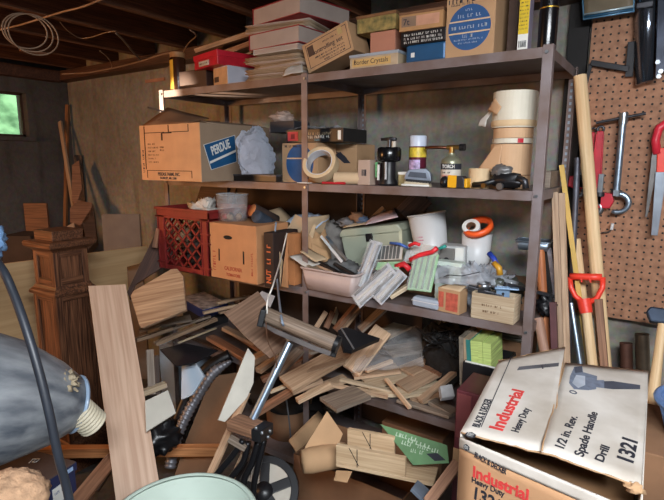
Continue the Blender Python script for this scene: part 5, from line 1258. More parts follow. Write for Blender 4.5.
# peg hook
t = thing('peg_hook', 'small chrome peg hook low on the pegboard', 'hook', at(611, 230, Y=2.15))
link('pin', G().tube([L2(t, 601, 233), L2(t, 609, 232), L2(t, 611, 230, -.01), L2(t, 613, 224, -.02)], .0032, 8), STEEL, t)
link('tip', G().cyl(L2(t, 611.8, 229, -.016), L2(t, 613.2, 223, -.02), .0055, n=10), WHITE, t)
# hammer and a pail at the right edge
p, q = at(663, 318, Y=1.95), at(651.5, 408, Y=1.80)
M, L = frame(p, q, (0, -1, 0)); t = thing('sledge_hammer', 'hammer with a blue-grey head and pale wooden handle at the right edge', 'hammer', M=M)
link('handle', G().lathe([(.013, 0), (.014, L*.4), (.0175, L*.8), (.017, L)], 18, Matrix.Rotation(PI/2, 4, 'Y')), W_HAND, t)
e = p+(q-p)*((.02-p.z)/(q-p).z)
link('head', G().prism([(-.03, -.04), (-.01, -.05), (.022, -.036), (.022, .05), (-.03, .045)], .036, z=-.018), mat('hammer_blue', (52, 62, 78), .4, .6, var=.3), t, None, .006)
g = G(); g.cyl((L*.99, 0, 0), ((e-p).length, 0, 0), .0168, n=16); link('handle_end', g, W_HAND, t)
t = thing('blue_pail', 'blue plastic pail with a thick rim at the right edge behind the carton', 'pail', (.132, 1.5, at(660, 411, Y=1.4).z-.09))
link('body', G().lathe([(0, 0), (.085, 0), (.11, .09), (.106, .09), (.082, .004), (0, .004)], 30), mat('pail_blue', (92, 122, 168), .4), t)
link('rim', G().torus(.111, .009, Matrix.Translation((0, 0, .09)), 30, 8), mat('pail_blue', (92, 122, 168)), t)
tag(link('cardboard_carton', G().box(-.15, .15, -.15, .15, 0, t.location.z-.002), CARD_D, None, Matrix.Translation((t.location.x, 1.5, .0005)), .003), 'brown carton under the blue pail at the right edge', 'box')
# ================================================================== LEFT SIDE
def ppanel(name, label, cat, pts, Ds, t, m, key=None, smooth=False, bevel=.001, grain=None):
    """flat panel of real thickness whose outline is given by photo points; Ds = three (px,py,D) fixing its plane"""
    P = [at(a, b_, D=d) for a, b_, d in Ds]
    M = plane(P[0], P[1], P[2])
    if (M.to_3x3() @ V(0, 0, 1)).dot(EYE-P[0]) < 0: M = M @ Matrix.Rotation(PI, 4, 'X')
    if grain is not None: M = M @ Matrix.Rotation(math.radians(grain), 4, 'Z')
    q = [atp(*p, M) for p in pts]; c = sum(q, V(0, 0, 0))/len(q)
    M2 = M @ Matrix.Translation((c.x, c.y, 0)); g = G(); g.prism([(v.x-c.x, v.y-c.y) for v in q], t, z=-t)
    return tag(link(name, g, m, None, M2, bevel), label, cat), M2
# newel post
t = thing('newel_post', 'dark walnut panelled newel post with a square cap standing at the left', 'newel post', (-2.35, 1.203, 0), 3)
U = Matrix.Rotation(-PI/2, 4, 'Y')
def vb(g, w, z0, z1, d=None): d = d or w; return g.box(z0, z1, -d/2, d/2, -w/2, w/2)
def panelled(s, z0, z1, nm):
    g = G(); vb(g, s-.022, z0, z1); core = link(nm, g, W_WAL, t, U)
    st = .03; 
    for k in range(4):
        R = Matrix.Rotation(k*PI/2, 4, 'Z') @ U; y0, y1 = -s/2, -s/2+.011
        for g in (G().box(z0, z1, y0, y1, -s/2+.001, -s/2+st), G().box(z0, z1, y0, y1, s/2-st, s/2-.001)): link('stile', g, W_WAL, core, U.inverted() @ R, .002)
        R2 = Matrix.Rotation(k*PI/2, 4, 'Z')
        for a, b_ in ((z0, z0+st*1.1), (z1-st*.8, z1)):
            g = G(); g.box(-s/2+st, s/2-st, y0+.0005, y1, a, b_); link('rail', g, W_WAL, core, U.inverted() @ R2, .002)
panelled(.166, .915, 1.072, 'upper_box')
panelled(.186, .16, .868, 'lower_box')
g = G(); 
def sqlathe(prof):
    g = G(); vs = []; fs = []
    for h_, z in prof: vs += [(-h_, -h_, z), (h_, -h_, z), (h_, h_, z), (-h_, h_, z)]
    n = len(prof)
    for j_ in range(n-1):
        for i in range(4): fs.append((j_*4+i, j_*4+(i+1) % 4, (j_+1)*4+(i+1) % 4, (j_+1)*4+i))
    fs += [(3, 2, 1, 0), tuple((n-1)*4+i for i in range(4))]
    return g.add(vs, fs)
link('collar', sqlathe([(.088, .866), (.104, .872), (.106, .884), (.1, .892), (.09, .902), (.084, .916)]), W_WAL, t, None, .001)
link('cap', sqlathe([(.08, 1.066), (.086, 1.078), (.102, 1.09), (.11, 1.096), (.112, 1.112), (.106, 1.12), (.08, 1.124)]), W_WAL, t, None, .001)
link('top_block', G().box(-.074, .074, -.074, .074, 1.124, 1.168), W_WAL, t, None, .003)
link('plinth', sqlathe([(.108, 0), (.108, .14), (.096, .16)]), W_WAL, t, None, .002)
# plywood sheet behind it
Xp = -2.72
pts = [at(-60, 272, X=Xp), at(147.5, 246, X=Xp), at(146, 258, X=Xp), at(139, 264, X=Xp), at(127, 267, X=Xp)]
yb = pts[4].y
poly = [(pts[0].y, 0), (yb, 0)]+[(p.y, p.z) for p in pts[::-1][:4]]+[(pts[0].y, pts[0].z)]
M = Matrix(((0, 0, 1, Xp-.012), (1, 0, 0, 0), (0, 1, 0, .001), (0, 0, 0, 1)))
tag(link('plywood_sheet', G().prism(poly, .012), W_PLY, None, M, .001), 'large tan plywood sheet standing behind the walnut newel post', 'plywood')
# long veneered plank in front
p, q = at(107, 284, D=2.2), at(137, 485, D=1.8); e = p+(q-p)*((.004-p.z)/(q-p).z)
plank('veneer_plank', 'long pale pinkish veneered plank leaning beside the walnut newel post', p, e, .148, .016, W_VEN, 0, 'plank', up=tuple((EYE-p).normalized()), ends=(.02, 0))
# corner of the room
X0 = WX0
for (a, Ya, b_, Yb, w_, t_, mm, lb) in (
        ((65, 105), 2.19, (62, 228), 2.08, .028, .02, wood('corner_stick', (150, 100, 62), (104, 66, 40)), 'tall thin brown stick standing nearly upright in the room corner'),
        ((54, 122), 2.12, (73, 203), 2.02, .032, .015, W_TAN, 'tan stick crossing the tall thin stick in the room corner')):
    p, q = at(*a, Y=Ya), at(*b_, Y=Yb); p.x = max(p.x, WX0+.03); q.x = max(q.x, WX0+.03); e = p+(q-p)*((.003-p.z)/(q-p).z); e.x = max(e.x, WX0+.06)
    plank('wood_stick', lb, p, e, w_, t_, mm, 0, 'stick', up=(.3, -1, 0))
for (x0_, x1_, yt, D, mm, lb, nm) in (
        (23, 46, 203, 3.55, wood('brown_board', (124, 80, 54), (84, 52, 34)), 'brown board leaning against the left wall below the window', 'board'),
        (0, 30, 236, 3.3, mat('dark_box_brown', (58, 44, 36), .8, var=.2), 'low dark brown box behind the plywood sheet at the left edge', 'dark_box'),
        (74, 81, 155, 3.9, W_DARK, 'dark upright board at the right of the corner sticks', 'dark_board'),
        (101, 139, 214, 3.25, mat('grey_board', (112, 102, 94), .8, var=.1), 'square grey panel standing behind the plywood sheet by the back wall', 'grey_board')):
    a, b_ = at(x0_, yt, D=D), at(x1_, yt-1.5, D=D)
    tag(link(nm, G().box(0, (b_-a).length, 0, .02 if nm != 'dark_box' else .25, 0, a.z-.002), mm, None, Matrix.Translation((a.x, a.y, .001)) @ Matrix.Rotation(math.atan2(b_.y-a.y, b_.x-a.x), 4, 'Z'), .002), lb, 'box' if 'box' in nm else 'board')
for (pts_, lb, mm) in ((((70, 208), (78, 200), (92, 203), (90, 218), (80, 225), (70, 222)), 'split firewood chunk with a pale end near the room corner', W_RED), (((82, 222), (93, 205), (97, 240), (88, 250)), 'dark split log standing right of the firewood chunk', W_DARK), (((72, 165), (79, 160), (82, 188), (76, 205), (72, 200)), 'reddish wood offcut standing up behind the firewood chunk', W_RED), (((64, 228), (74, 222), (76, 240), (66, 243)), 'small brown wood block low in the room corner', W_TAN)):
    ppanel('firewood', lb, 'firewood', pts_, ((70, 205, 3.55), (95, 205, 3.6), (80, 240, 3.45)), .08, mm)
ppanel('dark_board', 'dark brown board leaning outside the left end of the shelving', 'board', ((127, 292), (154, 236), (167, 246), (170, 262), (135, 285), (130, 300)), ((127, 292, 2.55), (154, 238, 2.62), (168, 262, 2.6)), .012, wood('dull_brown_board', (92, 56, 40), (62, 38, 27)))
ppanel('orange_offcut', 'thin orange-brown offcut beside the left side of the milk crate', 'wood scrap', ((152, 247), (156, 228), (159, 229), (157, 248)), ((152, 247, 2.5), (156, 228, 2.53), (159, 248, 2.5)), .01, W_RED)
# dusty hood and hose, bottom left
DUST = mat('dusty_grey_plastic', (150, 154, 158), .45, var=.15, scale=9, bump=.3, dirt=(66, 74, 86), stretch=(2.2, 2.2, .7))
p, q = at(-70, 398, D=1.25), at(77, 404, D=1.5)
M = Matrix.Translation(p) @ (q-p).to_track_quat('Z', 'Y').to_matrix().to_4x4(); L = (q-p).length
t = thing('vacuum_hood', 'dusty grey-blue plastic hood with a ribbed cream hose end at the bottom left', 'hood', M=M)
link('body', G().lathe([(.19, 0), (.185, L*.2), (.165, L*.5), (.12, L*.8), (.09, L*.93), (.075, L), (.05, L+.004), (0, L+.004)], 40), DUST, t)
link('rim', G().torus(.078, .007, Matrix.Translation((0, 0, L-.004)), 36, 8), mat('pale_blue_rim', (150, 172, 196), .3, var=.1), t)
a, b_ = at(79, 411, D=1.46), at(95, 425, D=1.5)
Mi = M.inverted(); a, b_ = Mi @ a, Mi @ b_; Lh = (b_-a).length; d = (b_-a).normalized(); n = 26
link('hose', G().tube([a+d*Lh*(i/n-.1) for i in range(n+1)], .04, 20, rs=[.043 if i % 4 in (1, 2) else .037 for i in range(n+1)]), mat('cream_hose', (206, 196, 172), .6, var=.1), t)
c = Mi @ at(64, 381, D=1.42); link('dust_clump', G().blob(c, (.045, .03, .03), .8, 9, 4, 30, 20), mat('sawdust', (176, 160, 134), .95, var=.25, scale=60, bump=.6), t)
# shoe box, sawdust lump, black hose
SB = .50
a, b_ = at(76, 461, Z=SB), at(36, 488, Z=SB); c = at(-30, 456, Z=SB)
dx = (a-b_).normalized(); ny = V(-dx.y, dx.x, 0)
if ny.dot(c-a) < 0: ny = -ny
M = Matrix(((dx.x, ny.x, 0, b_.x), (dx.y, ny.y, 0, b_.y), (0, 0, 1, 0), (0, 0, 0, 1)))
Ls = (a-b_).length; x_lo = -.16
t = thing('shoe_box', 'navy shoe box with a dusty brown lid at the bottom left corner', 'box', M=M)
if dx.cross(ny).z < 0: pass
link('body', G().box(x_lo, Ls-.004, .003, .34, SB-.14, SB-.03), mat('navy', (30, 38, 74), .6, var=.1), t, None, .002)
link('lid', G().box(x_lo-.003, Ls, 0, .343, SB-.022, SB), mat('dusty_brown', (74, 58, 52), .85, var=.2, scale=10), t, None, .003)
link('lid_edge', G().box(x_lo-.003, Ls, -.001, .001, SB-.03, SB-.004), mat('navy', (30, 38, 74)), t)
sg = 1 if dx.cross(ny).z > 0 else -1
MFs = Matrix.Translation((0, -.0, 0)) @ M_at((0, 0, 0), FRONT)
link('size_label', G().box(Ls*.5-.02, Ls*.5+.04, -.0006, .003, SB-.1, SB-.045), INK_W, t)
marks(t, Ls*.5-.015, Ls*.5+.035, SB-.062, .009, INK_B, M_at((0, -.0008, 0), FRONT), seed=201)
link('side_print', G().box(Ls*.62, Ls*.9, -.0012, .0, SB-.024, SB-.010), mat('pale_blue_print', (150, 178, 214), .6), t)
g = G(); r = random.Random(3); q_ = [M.inverted() @ at(*p_, Z=SB+.001) for p_ in ((29, 463), (33, 459), (40, 459), (36, 462), (32, 462), (38, 458.5))]
g.tube(q_, .0014, 5); link('white_scribble', g, INK_W, t)
tag(link('wooden_block', G().box(x_lo+.01, Ls-.02, .02, .33, .001, SB-.142), W_DARK, None, M, .003), 'dark wooden block carrying the navy shoe box at the bottom left', 'block')
c = at(10, 500, D=1.02)
tag(link('sawdust_lump', G().blob((c.x, c.y, c.z), (.075, .07, .055), .13, 9, 77, 40, 26), mat('cream_sponge', (186, 148, 116), .95, var=.25, scale=50, bump=.8)), 'rough cream lump of sawdust foam in the bottom left corner', 'lump')
HB_ = [at(*p_, D=d) for p_, d in (((-70, 215), 1.25), ((-25, 238), 1.1), ((0, 266), 1.02), ((13, 292), 1.0), ((26, 328), .98), ((38, 368), .97), ((49, 412), .97), ((58, 455), .98), ((66, 485), 1.0), ((74, 520), 1.02), ((90, 570), 1.1))]
sp_ = []
for i in range(len(HB_)-1):
    p0, p1, p2, p3 = HB_[max(0, i-1)], HB_[i], HB_[i+1], HB_[min(len(HB_)-1, i+2)]
    for k in range(6):
        u = k/6; sp_.append(.5*((2*p1)+(p2-p0)*u+(2*p0-5*p1+4*p2-p3)*u*u+(3*p1-p0-3*p2+p3)*u**3))
tag(link('black_cable', G().tube(sp_, .0085, 12), mat('rubber_black', (40, 44, 52), .45, var=.15)), 'thick black rubber cable curving down the left foreground', 'cable')
c = at(-9, 240, D=1.5); tag(link('blue_cloth', G().blob(c, (.04, .04, .055), .4, 6, 81, 24, 16), mat('light_blue_cloth', (120, 160, 206), .8, var=.2)), 'light blue cloth showing at the left picture edge', 'cloth')
# rails and sticks, lower left
plank('wood_rail', 'horizontal orange-brown wood rail passing behind the long veneered plank', at(8, 452, D=2.02), at(219, 450, D=2.16), .035, .04, wood('rail_wood', (204, 142, 92), (164, 108, 66)), 0, 'rail')
plank('wood_scrap', 'reddish stick sloping up right of the navy shoe box', at(62, 520, D=1.55), at(113, 458, D=1.9), .05, .02, W_RED, 20)
plank('wood_scrap', 'dark stick below the wood rail, left of the veneered plank', at(95, 490, D=1.9), at(118, 455, D=2.0), .03, .02, W_DARK, 20)
# bin
c = at(181, 507, D=1.22); R_ = .178; zr = at(181, 475.5, D=1.22+.17).z
t = thing('plastic_bin', 'pale green-white plastic bin with an open top at the bottom of the picture', 'bin', (c.x, c.y, .001))
BIN = mat('bin_pale_green', (176, 190, 178), .5, var=.08, scale=5)
link('body', G().lathe([(0, 0), (R_*.8, 0), (R_, zr-.01), (R_-.005, zr-.01), (R_*.8-.005, .008), (0, .008)], 48), BIN, t)
link('rim', G().lathe([(R_-.006, zr-.022), (R_+.007, zr-.02), (R_+.008, zr-.004), (R_, zr), (R_-.006, zr-.004)], 48), BIN, t)
a = at(205, 486, D=1.2); tag(link('cream_rod', G().cyl((a.x, a.y, zr-.1), (a.x-.012, a.y+.03, zr-.002), .013, n=12), mat('cream_plastic', (206, 198, 166), .5)), 'cream plastic rod inside the pale green-white bin', 'rod')
tag(link('rubbish', G().blob((c.x, c.y, zr-.2), (.13, .13, .06), .4, 7, 91, 30, 14), mat('rubbish_grey', (120, 118, 108), .9, var=.4, scale=30)), 'grey rubbish filling the pale green-white bin', 'rubbish')

# ================================================================== FOURTH AND FIFTH SHELF, LEFT BAY
o, Mo = ppanel('cabinet_door', 'thick oak veneered door panel leaning on the left bay of the fourth shelf', 'panel', ((130.5, 296), (133, 291), (171, 269), (177, 268.5), (183, 276), (186, 310), (142, 328), (139, 325)), ((131, 293, 2.36), (172, 268, 2.40), (200, 305, 2.30)), .02, W_OAK, bevel=.003, grain=-24)
# picture tin
A = at(203, 310, Z=.645); B = at(180, 297, Z=.645); C_ = at(228, 303, Z=.645); D_ = B+C_-A
t = thing('picture_book', 'blue box with a pale printed picture lid lying by the oak door panel', 'box', (A.x, A.y, .6))
q = [(p_.x-A.x, p_.y-A.y) for p_ in (A, C_, D_, B)]
link('body', G().prism(q, .05, z=-.008), mat('book_blue', (34, 48, 104), .5, var=.1), t, None, .003)
cc = (sum(p_[0] for p_ in q)/4, sum(p_[1] for p_ in q)/4)
link('picture_lid', G().prism([(cc[0]+(a-cc[0])*.96, cc[1]+(b_-cc[1])*.96) for a, b_ in q], .003, z=.042), mat('picture_print', (176, 166, 160), .4, var=.6, scale=26, bump=0, dirt=(64, 50, 52)), t)
tag(link('flat_box', G().prism([(a*.95-.003, b_*.95+.01) for a, b_ in q], .066), mat('black_box_plain', (30, 28, 30), .7), None, Matrix.Translation((A.x, A.y, Z4+.001)), .002), 'plain black box under the blue picture box on the fourth shelf', 'box')
K = 'scrap wood on the fourth shelf'
def wp(lb, a, Za, b_, Zb, w, t_, m, roll=0, ends=(0, 0), taper=1., name='wood_scrap'):
    p = at(*a, Z=Za); q = at(*b_, Z=Zb)
    return plank(name, lb, p, q, w, t_, m, roll, group=None, ends=ends, taper=taper)
W_ = [
 # left bay
 ('long brown batten lying slanted in front of the oak door panel', (155, 344), .56, (216, 319), .60, .03, .018, W_TAN, 0),
 ('thin white-edged strip below the long brown batten', (178, 343), .545, (216, 328), .565, .012, .008, W_PALE, 0),
 ('pale tan stick end at the foot of the oak door panel, upper one', (139, 331), .60, (168, 322), .63, .04, .016, W_PINE, 0),
 ('pale tan stick end at the foot of the oak door panel, lower one', (136, 340), .58, (172, 328), .60, .03, .016, W_TAN, 0),
 ('dark brown offcut lying over the stick ends by the oak panel', (160, 323), .635, (191, 318), .645, .10, .01, W_GREY, 0),
 ('orange-tan stick crossing the front of the blue picture box', (203, 313), .668, (242, 304), .675, .022, .014, W_PINE, 0),
 ('orange-tan stick pointing right above the blue picture box', (217, 303), .70, (250, 296), .70, .022, .014, W_PINE, 0),
 ('short stick under the orange-tan stick by the blue picture box', (219, 313), .645, (246, 306), .65, .02, .012, W_TAN, 0),
 ('weathered batten running behind the long brown batten', (146, 338), .575, (210, 316), .61, .025, .012, W_GREY, 0),
 ('dark reddish board lying at the front of the left bay', (210, 337), .57, (246, 358), .54, .05, .02, W_RED, 0),
 ('reddish board end above the dark reddish board, left bay', (232, 331), .62, (262, 350), .58, .04, .02, W_RED, 0),
 ('reddish short board stacked beside the scoop-shaped thin sheet', (224, 328), .64, (256, 344), .60, .035, .018, W_TAN, 0),
 ('thin brown strip at the very front edge of the left bay', (188, 336), .545, (240, 356), .54, .03, .008, W_DARK, 0),
 # centre pile
 ('short blocky pine offcut left of the galvanised pole', (252, 361), .60, (276, 349), .64, .045, .03, W_PINE, 10),
 ('pine stick crossing just above the blocky pine offcut', (258, 371), .58, (284, 352), .62, .035, .022, W_PINE, 0),
 ('wide light board pointing left at the front of the centre pile', (286, 385), .585, (346, 352), .65, .095, .018, W_PINE, 18),
 ('orange-brown stick running from the wooden block up under the wide light board', (254, 414), .49, (300, 386), .555, .034, .02, W_RED, 10),
 ('square pine stick under the wide light board, lower one', (297, 401), .53, (330, 384), .57, .028, .02, W_PINE, 0),
 ('pine stick under the wide light board, upper one', (292, 392), .55, (322, 380), .58, .03, .018, W_TAN, 0),
 ('flat grey-brown board end sticking out at the front of the centre pile', (328, 405), .55, (362, 392), .56, .12, .016, W_GREY, 0),
 ('pale upright-edged board slanting to the upper right in the centre pile', (351, 371), .60, (383, 330), .72, .085, .018, W_PINE, 30),
 ('narrow strip along the right edge of the slanting pale board', (358, 372), .60, (381, 340), .69, .02, .015, W_TAN, 20),
 ('long thin pine strip lying along the shelf front edge', (328, 384), .565, (388, 397), .545, .022, .012, W_PINE, 0),
 ('second long pine strip behind the first along the shelf front', (340, 379), .58, (398, 393), .55, .024, .012, W_PALE, 0),
 ('wide tan board lying flat right of the slanting pale board', (352, 374), .575, (398, 368), .59, .10, .012, W_TAN, 0),
 ('tan board lying under the clear film right of centre', (366, 384), .56, (412, 372), .575, .10, .012, W_PALE, 0),
 ('brown board lying flat behind the mixed sticks, centre', (318, 366), .60, (362, 350), .62, .11, .014, W_TAN, 0),
 ('weathered board lying behind the roller grip', (300, 352), .61, (350, 338), .64, .10, .014, W_GREY, 0),
 ('thin splinter standing up right of the middle post, pale one', (333, 324), .64, (340, 301), .74, .028, .008, W_PALE, 60),
 ('reddish splinter leaning beside the pale splinter', (326, 328), .63, (333, 312), .70, .03, .01, W_RED, 50),
 ('brown splinter leaning left of the reddish splinter', (316, 328), .68, (326, 312), .74, .025, .01, W_TAN, 40),
 ('reddish stick pointing to upper right behind the black plastic wedge', (335, 330), .69, (356, 305), .80, .03, .02, W_RED, 0),
 ('second reddish stick pointing to upper right behind the black plastic wedge', (340, 333), .68, (364, 304), .79, .018, .015, W_TAN, 0),
 ('wide grey-tan board rising to the right behind the black plastic wedge', (360, 330), .69, (384, 308), .79, .07, .012, W_GREY, 0),
 # right side
 ('wide tan board with a pointed left end on the right of the pile', (402, 388), .565, (452, 362), .62, .085, .012, W_TAN, 5),
 ('thin tan board under the pointed tan board', (396, 394), .55, (440, 384), .56, .09, .01, W_PALE, 0),
 ('small loose pine stick lying across the shelf front', (386, 379), .60, (410, 408), .55, .016, .012, W_PINE, 0),
 ('dark stick with a yellowish end right of the pointed board', (420, 401), .56, (461, 367), .63, .026, .018, W_TAN, 0),
 ('brown board offcut at the right end of the pile front', (432, 401), .55, (455, 414), .54, .05, .016, W_GREY, 0),
 ('long weathered strip along the front edge at the right', (398, 400), .548, (450, 416), .542, .03, .012, W_GREY, 0),
 ('dull board lying deep under the clear film', (388, 352), .61, (430, 345), .62, .12, .014, W_GREY, 0),
 ('brown board lying at the back right below the black wire tangle', (405, 372), .59, (452, 352), .62, .10, .014, W_TAN, 0),
 ('orange-tan board lying at the far back right of the pile', (430, 372), .60, (466, 352), .63, .10, .012, W_RED, 0),
 ('reddish stick end low in the pile left of the galvanised pole', (262, 380), .55, (300, 362), .60, .03, .02, W_RED, 0),
 ('reddish stick lying behind the galvanised pole', (284, 372), .57, (318, 348), .62, .03, .02, W_RED, 0),
 ('dark board lying at the bottom of the pile, centre front', (300, 380), .54, (360, 388), .54, .10, .014, W_DARK, 0),
 ('dark board lying at the bottom of the pile, centre left', (262, 364), .54, (312, 374), .545, .12, .014, W_DARK, 0),
 ('short tan stick lying on the wide tan board, right of centre', (366, 371), .605, (392, 361), .62, .02, .014, W_PINE, 0),
 ('pale board lying at the back of the pile behind the clear film', (372, 340), .64, (410, 322), .70, .09, .012, W_PALE, 10),
 ('pine board end low between the square pine sticks and the grey-brown board', (308, 393), .535, (346, 378), .57, .06, .016, W_PINE, 0),
 ('long pale board deep under the small loose pine stick', (352, 392), .54, (428, 392), .55, .07, .014, W_PALE, 0),
 ('pale short board below the pointed tan board at the front edge', (412, 402), .535, (446, 394), .55, .05, .014, W_PINE, 0),
 ('weathered short board between the pole and the wide light board', (276, 374), .60, (300, 350), .66, .05, .014, W_GREY, 10),
 ('tan stick lying beside the thin sheet above the blocky pine offcut', (262, 352), .67, (290, 338), .71, .022, .014, W_TAN, 0),
 ('pale thin strip sticking out left of the wide light board', (270, 392), .54, (306, 378), .575, .02, .01, W_PALE, 0),
 ('tan split stick pointing at the slanting pale board', (306, 372), .61, (344, 361), .635, .03, .016, W_TAN, 15),
]
for a in W_: wp(*a)
# sheet of thin brown board over the left bay
ppanel('thin_sheet', 'thin grey-brown sheet with a torn corner propped beside the roller grip', 'sheet', ((224, 313), (244, 335), (270, 358), (289, 346), (280, 325), (266, 302), (258, 291)), ((226, 316, 1.86), (262, 292, 2.0), (272, 357, 1.72)), .004, wood('thin_sheet_wood', (146, 118, 98), (110, 86, 70), scale=.5))
ppanel('white_card', 'bent pale card above the thin grey-brown sheet', 'card', ((236, 312), (262, 291), (275, 296), (268, 312), (250, 322)), ((236, 312, 2.02), (262, 291, 2.08), (268, 312, 2.0)), .003, mat('pale_card_grey', (168, 164, 164), .6))
# clear film and dark plastic
P = [at(352, 372, Z=.62), at(424, 366, Z=.63), at(362, 336, Z=.68), at(420, 326, Z=.70)]
tag(link('plastic_film', G().sheet(*P, 34, 26, .012, 16, 21), film('dusty_film', (226, 226, 226), .3, .1, 24, 1.)), 'dusty crumpled clear film spread over the boards right of centre', 'plastic film')
ppanel('plastic_wedge', 'black plastic wedge piece lying in the pile right of the roller grip', 'plastic piece', ((338, 330), (346, 327), (380, 338), (352, 350), (344, 349)), ((338, 330, 1.92), (380, 338, 1.92), (350, 350, 1.84)), .02, BLACK)
tag(link('steel_rod', G().cyl(at(341, 328, D=1.70), at(354, 349, D=1.66), .003), STEEL), 'thin steel rod lying over the black plastic wedge', 'rod')
# black wire tangle
r = random.Random(11); g = G(); c = at(444, 334, Y=1.92)
for k in range(16):
    q = [c+V(r.gauss(0, .05), r.gauss(0, .05), r.gauss(-.02, .03)) for i in range(5)]; ss = []
    for i in range(4):
        p0, p1, p2, p3 = q[max(0, i-1)], q[i], q[i+1], q[min(4, i+2)]
        for j_ in range(6): u = j_/6; ss.append(.5*((2*p1)+(p2-p0)*u+(2*p0-5*p1+4*p2-p3)*u*u+(3*p1-p0-3*p2+p3)*u**3))
    g.tube(ss, .0028, 5)
o = tag(link('wire_tangle', g, mat('wire_black', (34, 32, 32), .4, .3, var=.5)), 'tangle of black wire above the boards at the right of the fourth shelf', 'wire'); o['kind'] = 'stuff'
tag(link('dark_cushion', G().blob((c.x+.02, 1.98, Z4+.17), (.13, .1, .14), .4, 5, 95, 30, 20), mat('black_netting', (26, 25, 25), .9, var=.5, scale=60, bump=.6)), 'black netting bundle behind the black wire tangle', 'netting')
# books and black tray at the right end
x0, x1 = at(462, 380, Y=1.64).x, at(500, 380, Y=1.64).x; zt_ = at(470, 364, Y=1.64).z
t = thing('black_box', 'black open box holding upright booklets behind the printed tool carton', 'box', ((x0+x1)/2, 1.64, Z4+.002)); w = x1-x0; h = zt_-Z4
g = G(); g.box(-w/2, w/2, 0, .005, 0, h); g.box(-w/2, w/2, .195, .2, 0, h); g.box(-w/2, -w/2+.005, .005, .195, 0, h); g.box(w/2-.005, w/2, .005, .195, 0, h); g.box(-w/2+.005, w/2-.005, .005, .195, 0, .005)
link('body', g, BLACK, t)
link('white_lining', G().box(-w/2+.006, w/2-.006, .006, .01, .01, h+.004), INK_W, t)
TEAL = mat('book_teal', (44, 112, 108), .5); STR = mat('striped_pages', (172, 190, 112), .7, var=.45, scale=5, stretch=(1, 1, 60), bump=0)
for i, (px, yt, dx_, mm, pg, lb) in enumerate(((481, 341, .02, TEAL, STR, 'teal-spined booklet with green striped pages in the black open box'), (492, 343, .02, STR, STR, 'yellow-green striped booklet right of the teal-spined one'), (470, 338, .016, mat('photo_brown', (120, 112, 100), .5, var=.4, scale=30), PAPER_Y, 'brownish booklet with a photo cover left of the teal-spined one'))):
    bx = at(px, 360, Y=1.67).x; z0 = Z4+.01; hz = at(px, yt, Y=1.67).z-z0
    tt = thing('booklet', lb, 'booklet', (bx, 1.666, z0), 0)
    link('cover', G().box(-dx_/2-.012, -dx_/2+.003, 0, .14, 0, hz), mm, tt, M_at((0, 0, 0), (0, -6+i, 0))); link('pages', G().box(-dx_/2+.004, dx_/2+.012, .001, .139, 0, hz-.004), pg, tt, M_at((0, 0, 0), (0, -6+i, 0)))
papers('stack of grey papers and boards lying under the third shelf right end', at(474, 335, Y=1.9).x, XR-.045, 1.86, Z4+.30, .10, .25, mat('grey_papers', (120, 114, 108), .8, var=.2, rnd=.25), 33)
tag(link('dark_carton', G().box(-.11, .11, 0, .24, 0, .298), CARD_D, None, Matrix.Translation((-.51, 1.87, Z4+.001)), .002), 'brown carton under the stack of grey papers on the fourth shelf', 'box')
ppanel('white_block', 'grey-white card block at the right end of the wood pile', 'block', ((440, 386), (452, 384), (455, 396), (442, 398)), ((440, 386, 1.84), (452, 384, 1.86), (442, 398, 1.80)), .02, mat('grey_white_block', (166, 164, 164), .7))
# maroon case
x0, x1 = at(455, 420, Y=1.45).x, at(480, 420, Y=1.45).x; h = at(462, 391, Y=1.45).z
t = thing('maroon_case', 'tall dark maroon case standing left of the printed tool carton', 'case', ((x0+x1)/2, 1.45, .001), 0); w = x1-x0
MAR = mat('maroon', (92, 40, 48), .5, var=.15, scale=10)
link('body', G().box(-w/2, w/2, 0, .16, 0, h), MAR, t, None, .003)
link('front_frame', G().box(-w/2+.004, w/2-.03, -.003, .0, h-.16, h-.01), mat('maroon_light', (112, 58, 60), .5, var=.2), t, None, .001)
link('tan_patch', G().box(-w/2, -w/2+.025, -.0035, 0, h-.26, h-.20), CARD, t)
# ================================================================== LOWER MIDDLE
def spl(q, k=6):
    ss = []
    for i in range(len(q)-1):
        p0, p1, p2, p3 = q[max(0, i-1)], q[i], q[i+1], q[min(len(q)-1, i+2)]
        for j_ in range(k): u = j_/k; ss.append(.5*((2*p1)+(p2-p0)*u+(2*p0-5*p1+4*p2-p3)*u*u+(3*p1-p0-3*p2+p3)*u**3))
    return ss+[q[-1]]
# T-handled roller tool
p, q = at(264, 314, D=1.630), at(336, 344, D=1.570)
t = thing('roller_tool', 'T-handled tool with a wooden roller grip, galvanised pole and wooden foot block', 'tool', at(251, 430, D=1.530))
o_ = V(t.location); def_l = lambda v: v-o_
Mg, Lg = frame(def_l(p), def_l(q))
link('grip', G().lathe([(0, 0), (.023, .001), (.0255, .01), (.0255, Lg-.01), (.023, Lg-.001), (0, Lg)], 24, Matrix.Rotation(PI/2, 4, 'Y')), wood('grip_wood', (150, 130, 112), (104, 86, 72), rnd=.02), t, Mg)
for e, s_ in ((p, -1), (q, 1)):
    d = (q-p).normalized(); a = def_l(e); link('end_cap', G().cyl(a-d*.006 if s_ < 0 else a-d*.004, a+d*.010 if s_ > 0 else a+d*.006, .0275, n=20), mat('cap_black', (30, 30, 32), .4, .3), t)
IRON = mat('old_iron', (72, 66, 64), .5, .6, var=.35, scale=20)
a, b_ = at(259, 322, D=1.620), at(331, 354, D=1.570); M, L = frame(def_l(a), def_l(b_), tuple((EYE-a).normalized()))
link('bracket_bar', G().prism([(0, -.004), (L*.25, -.013), (L*.75, -.013), (L, -.008), (L, .008), (L*.8, .004), (L*.2, .002), (0, .006)], .02, z=-.012), IRON, t, M, .001)
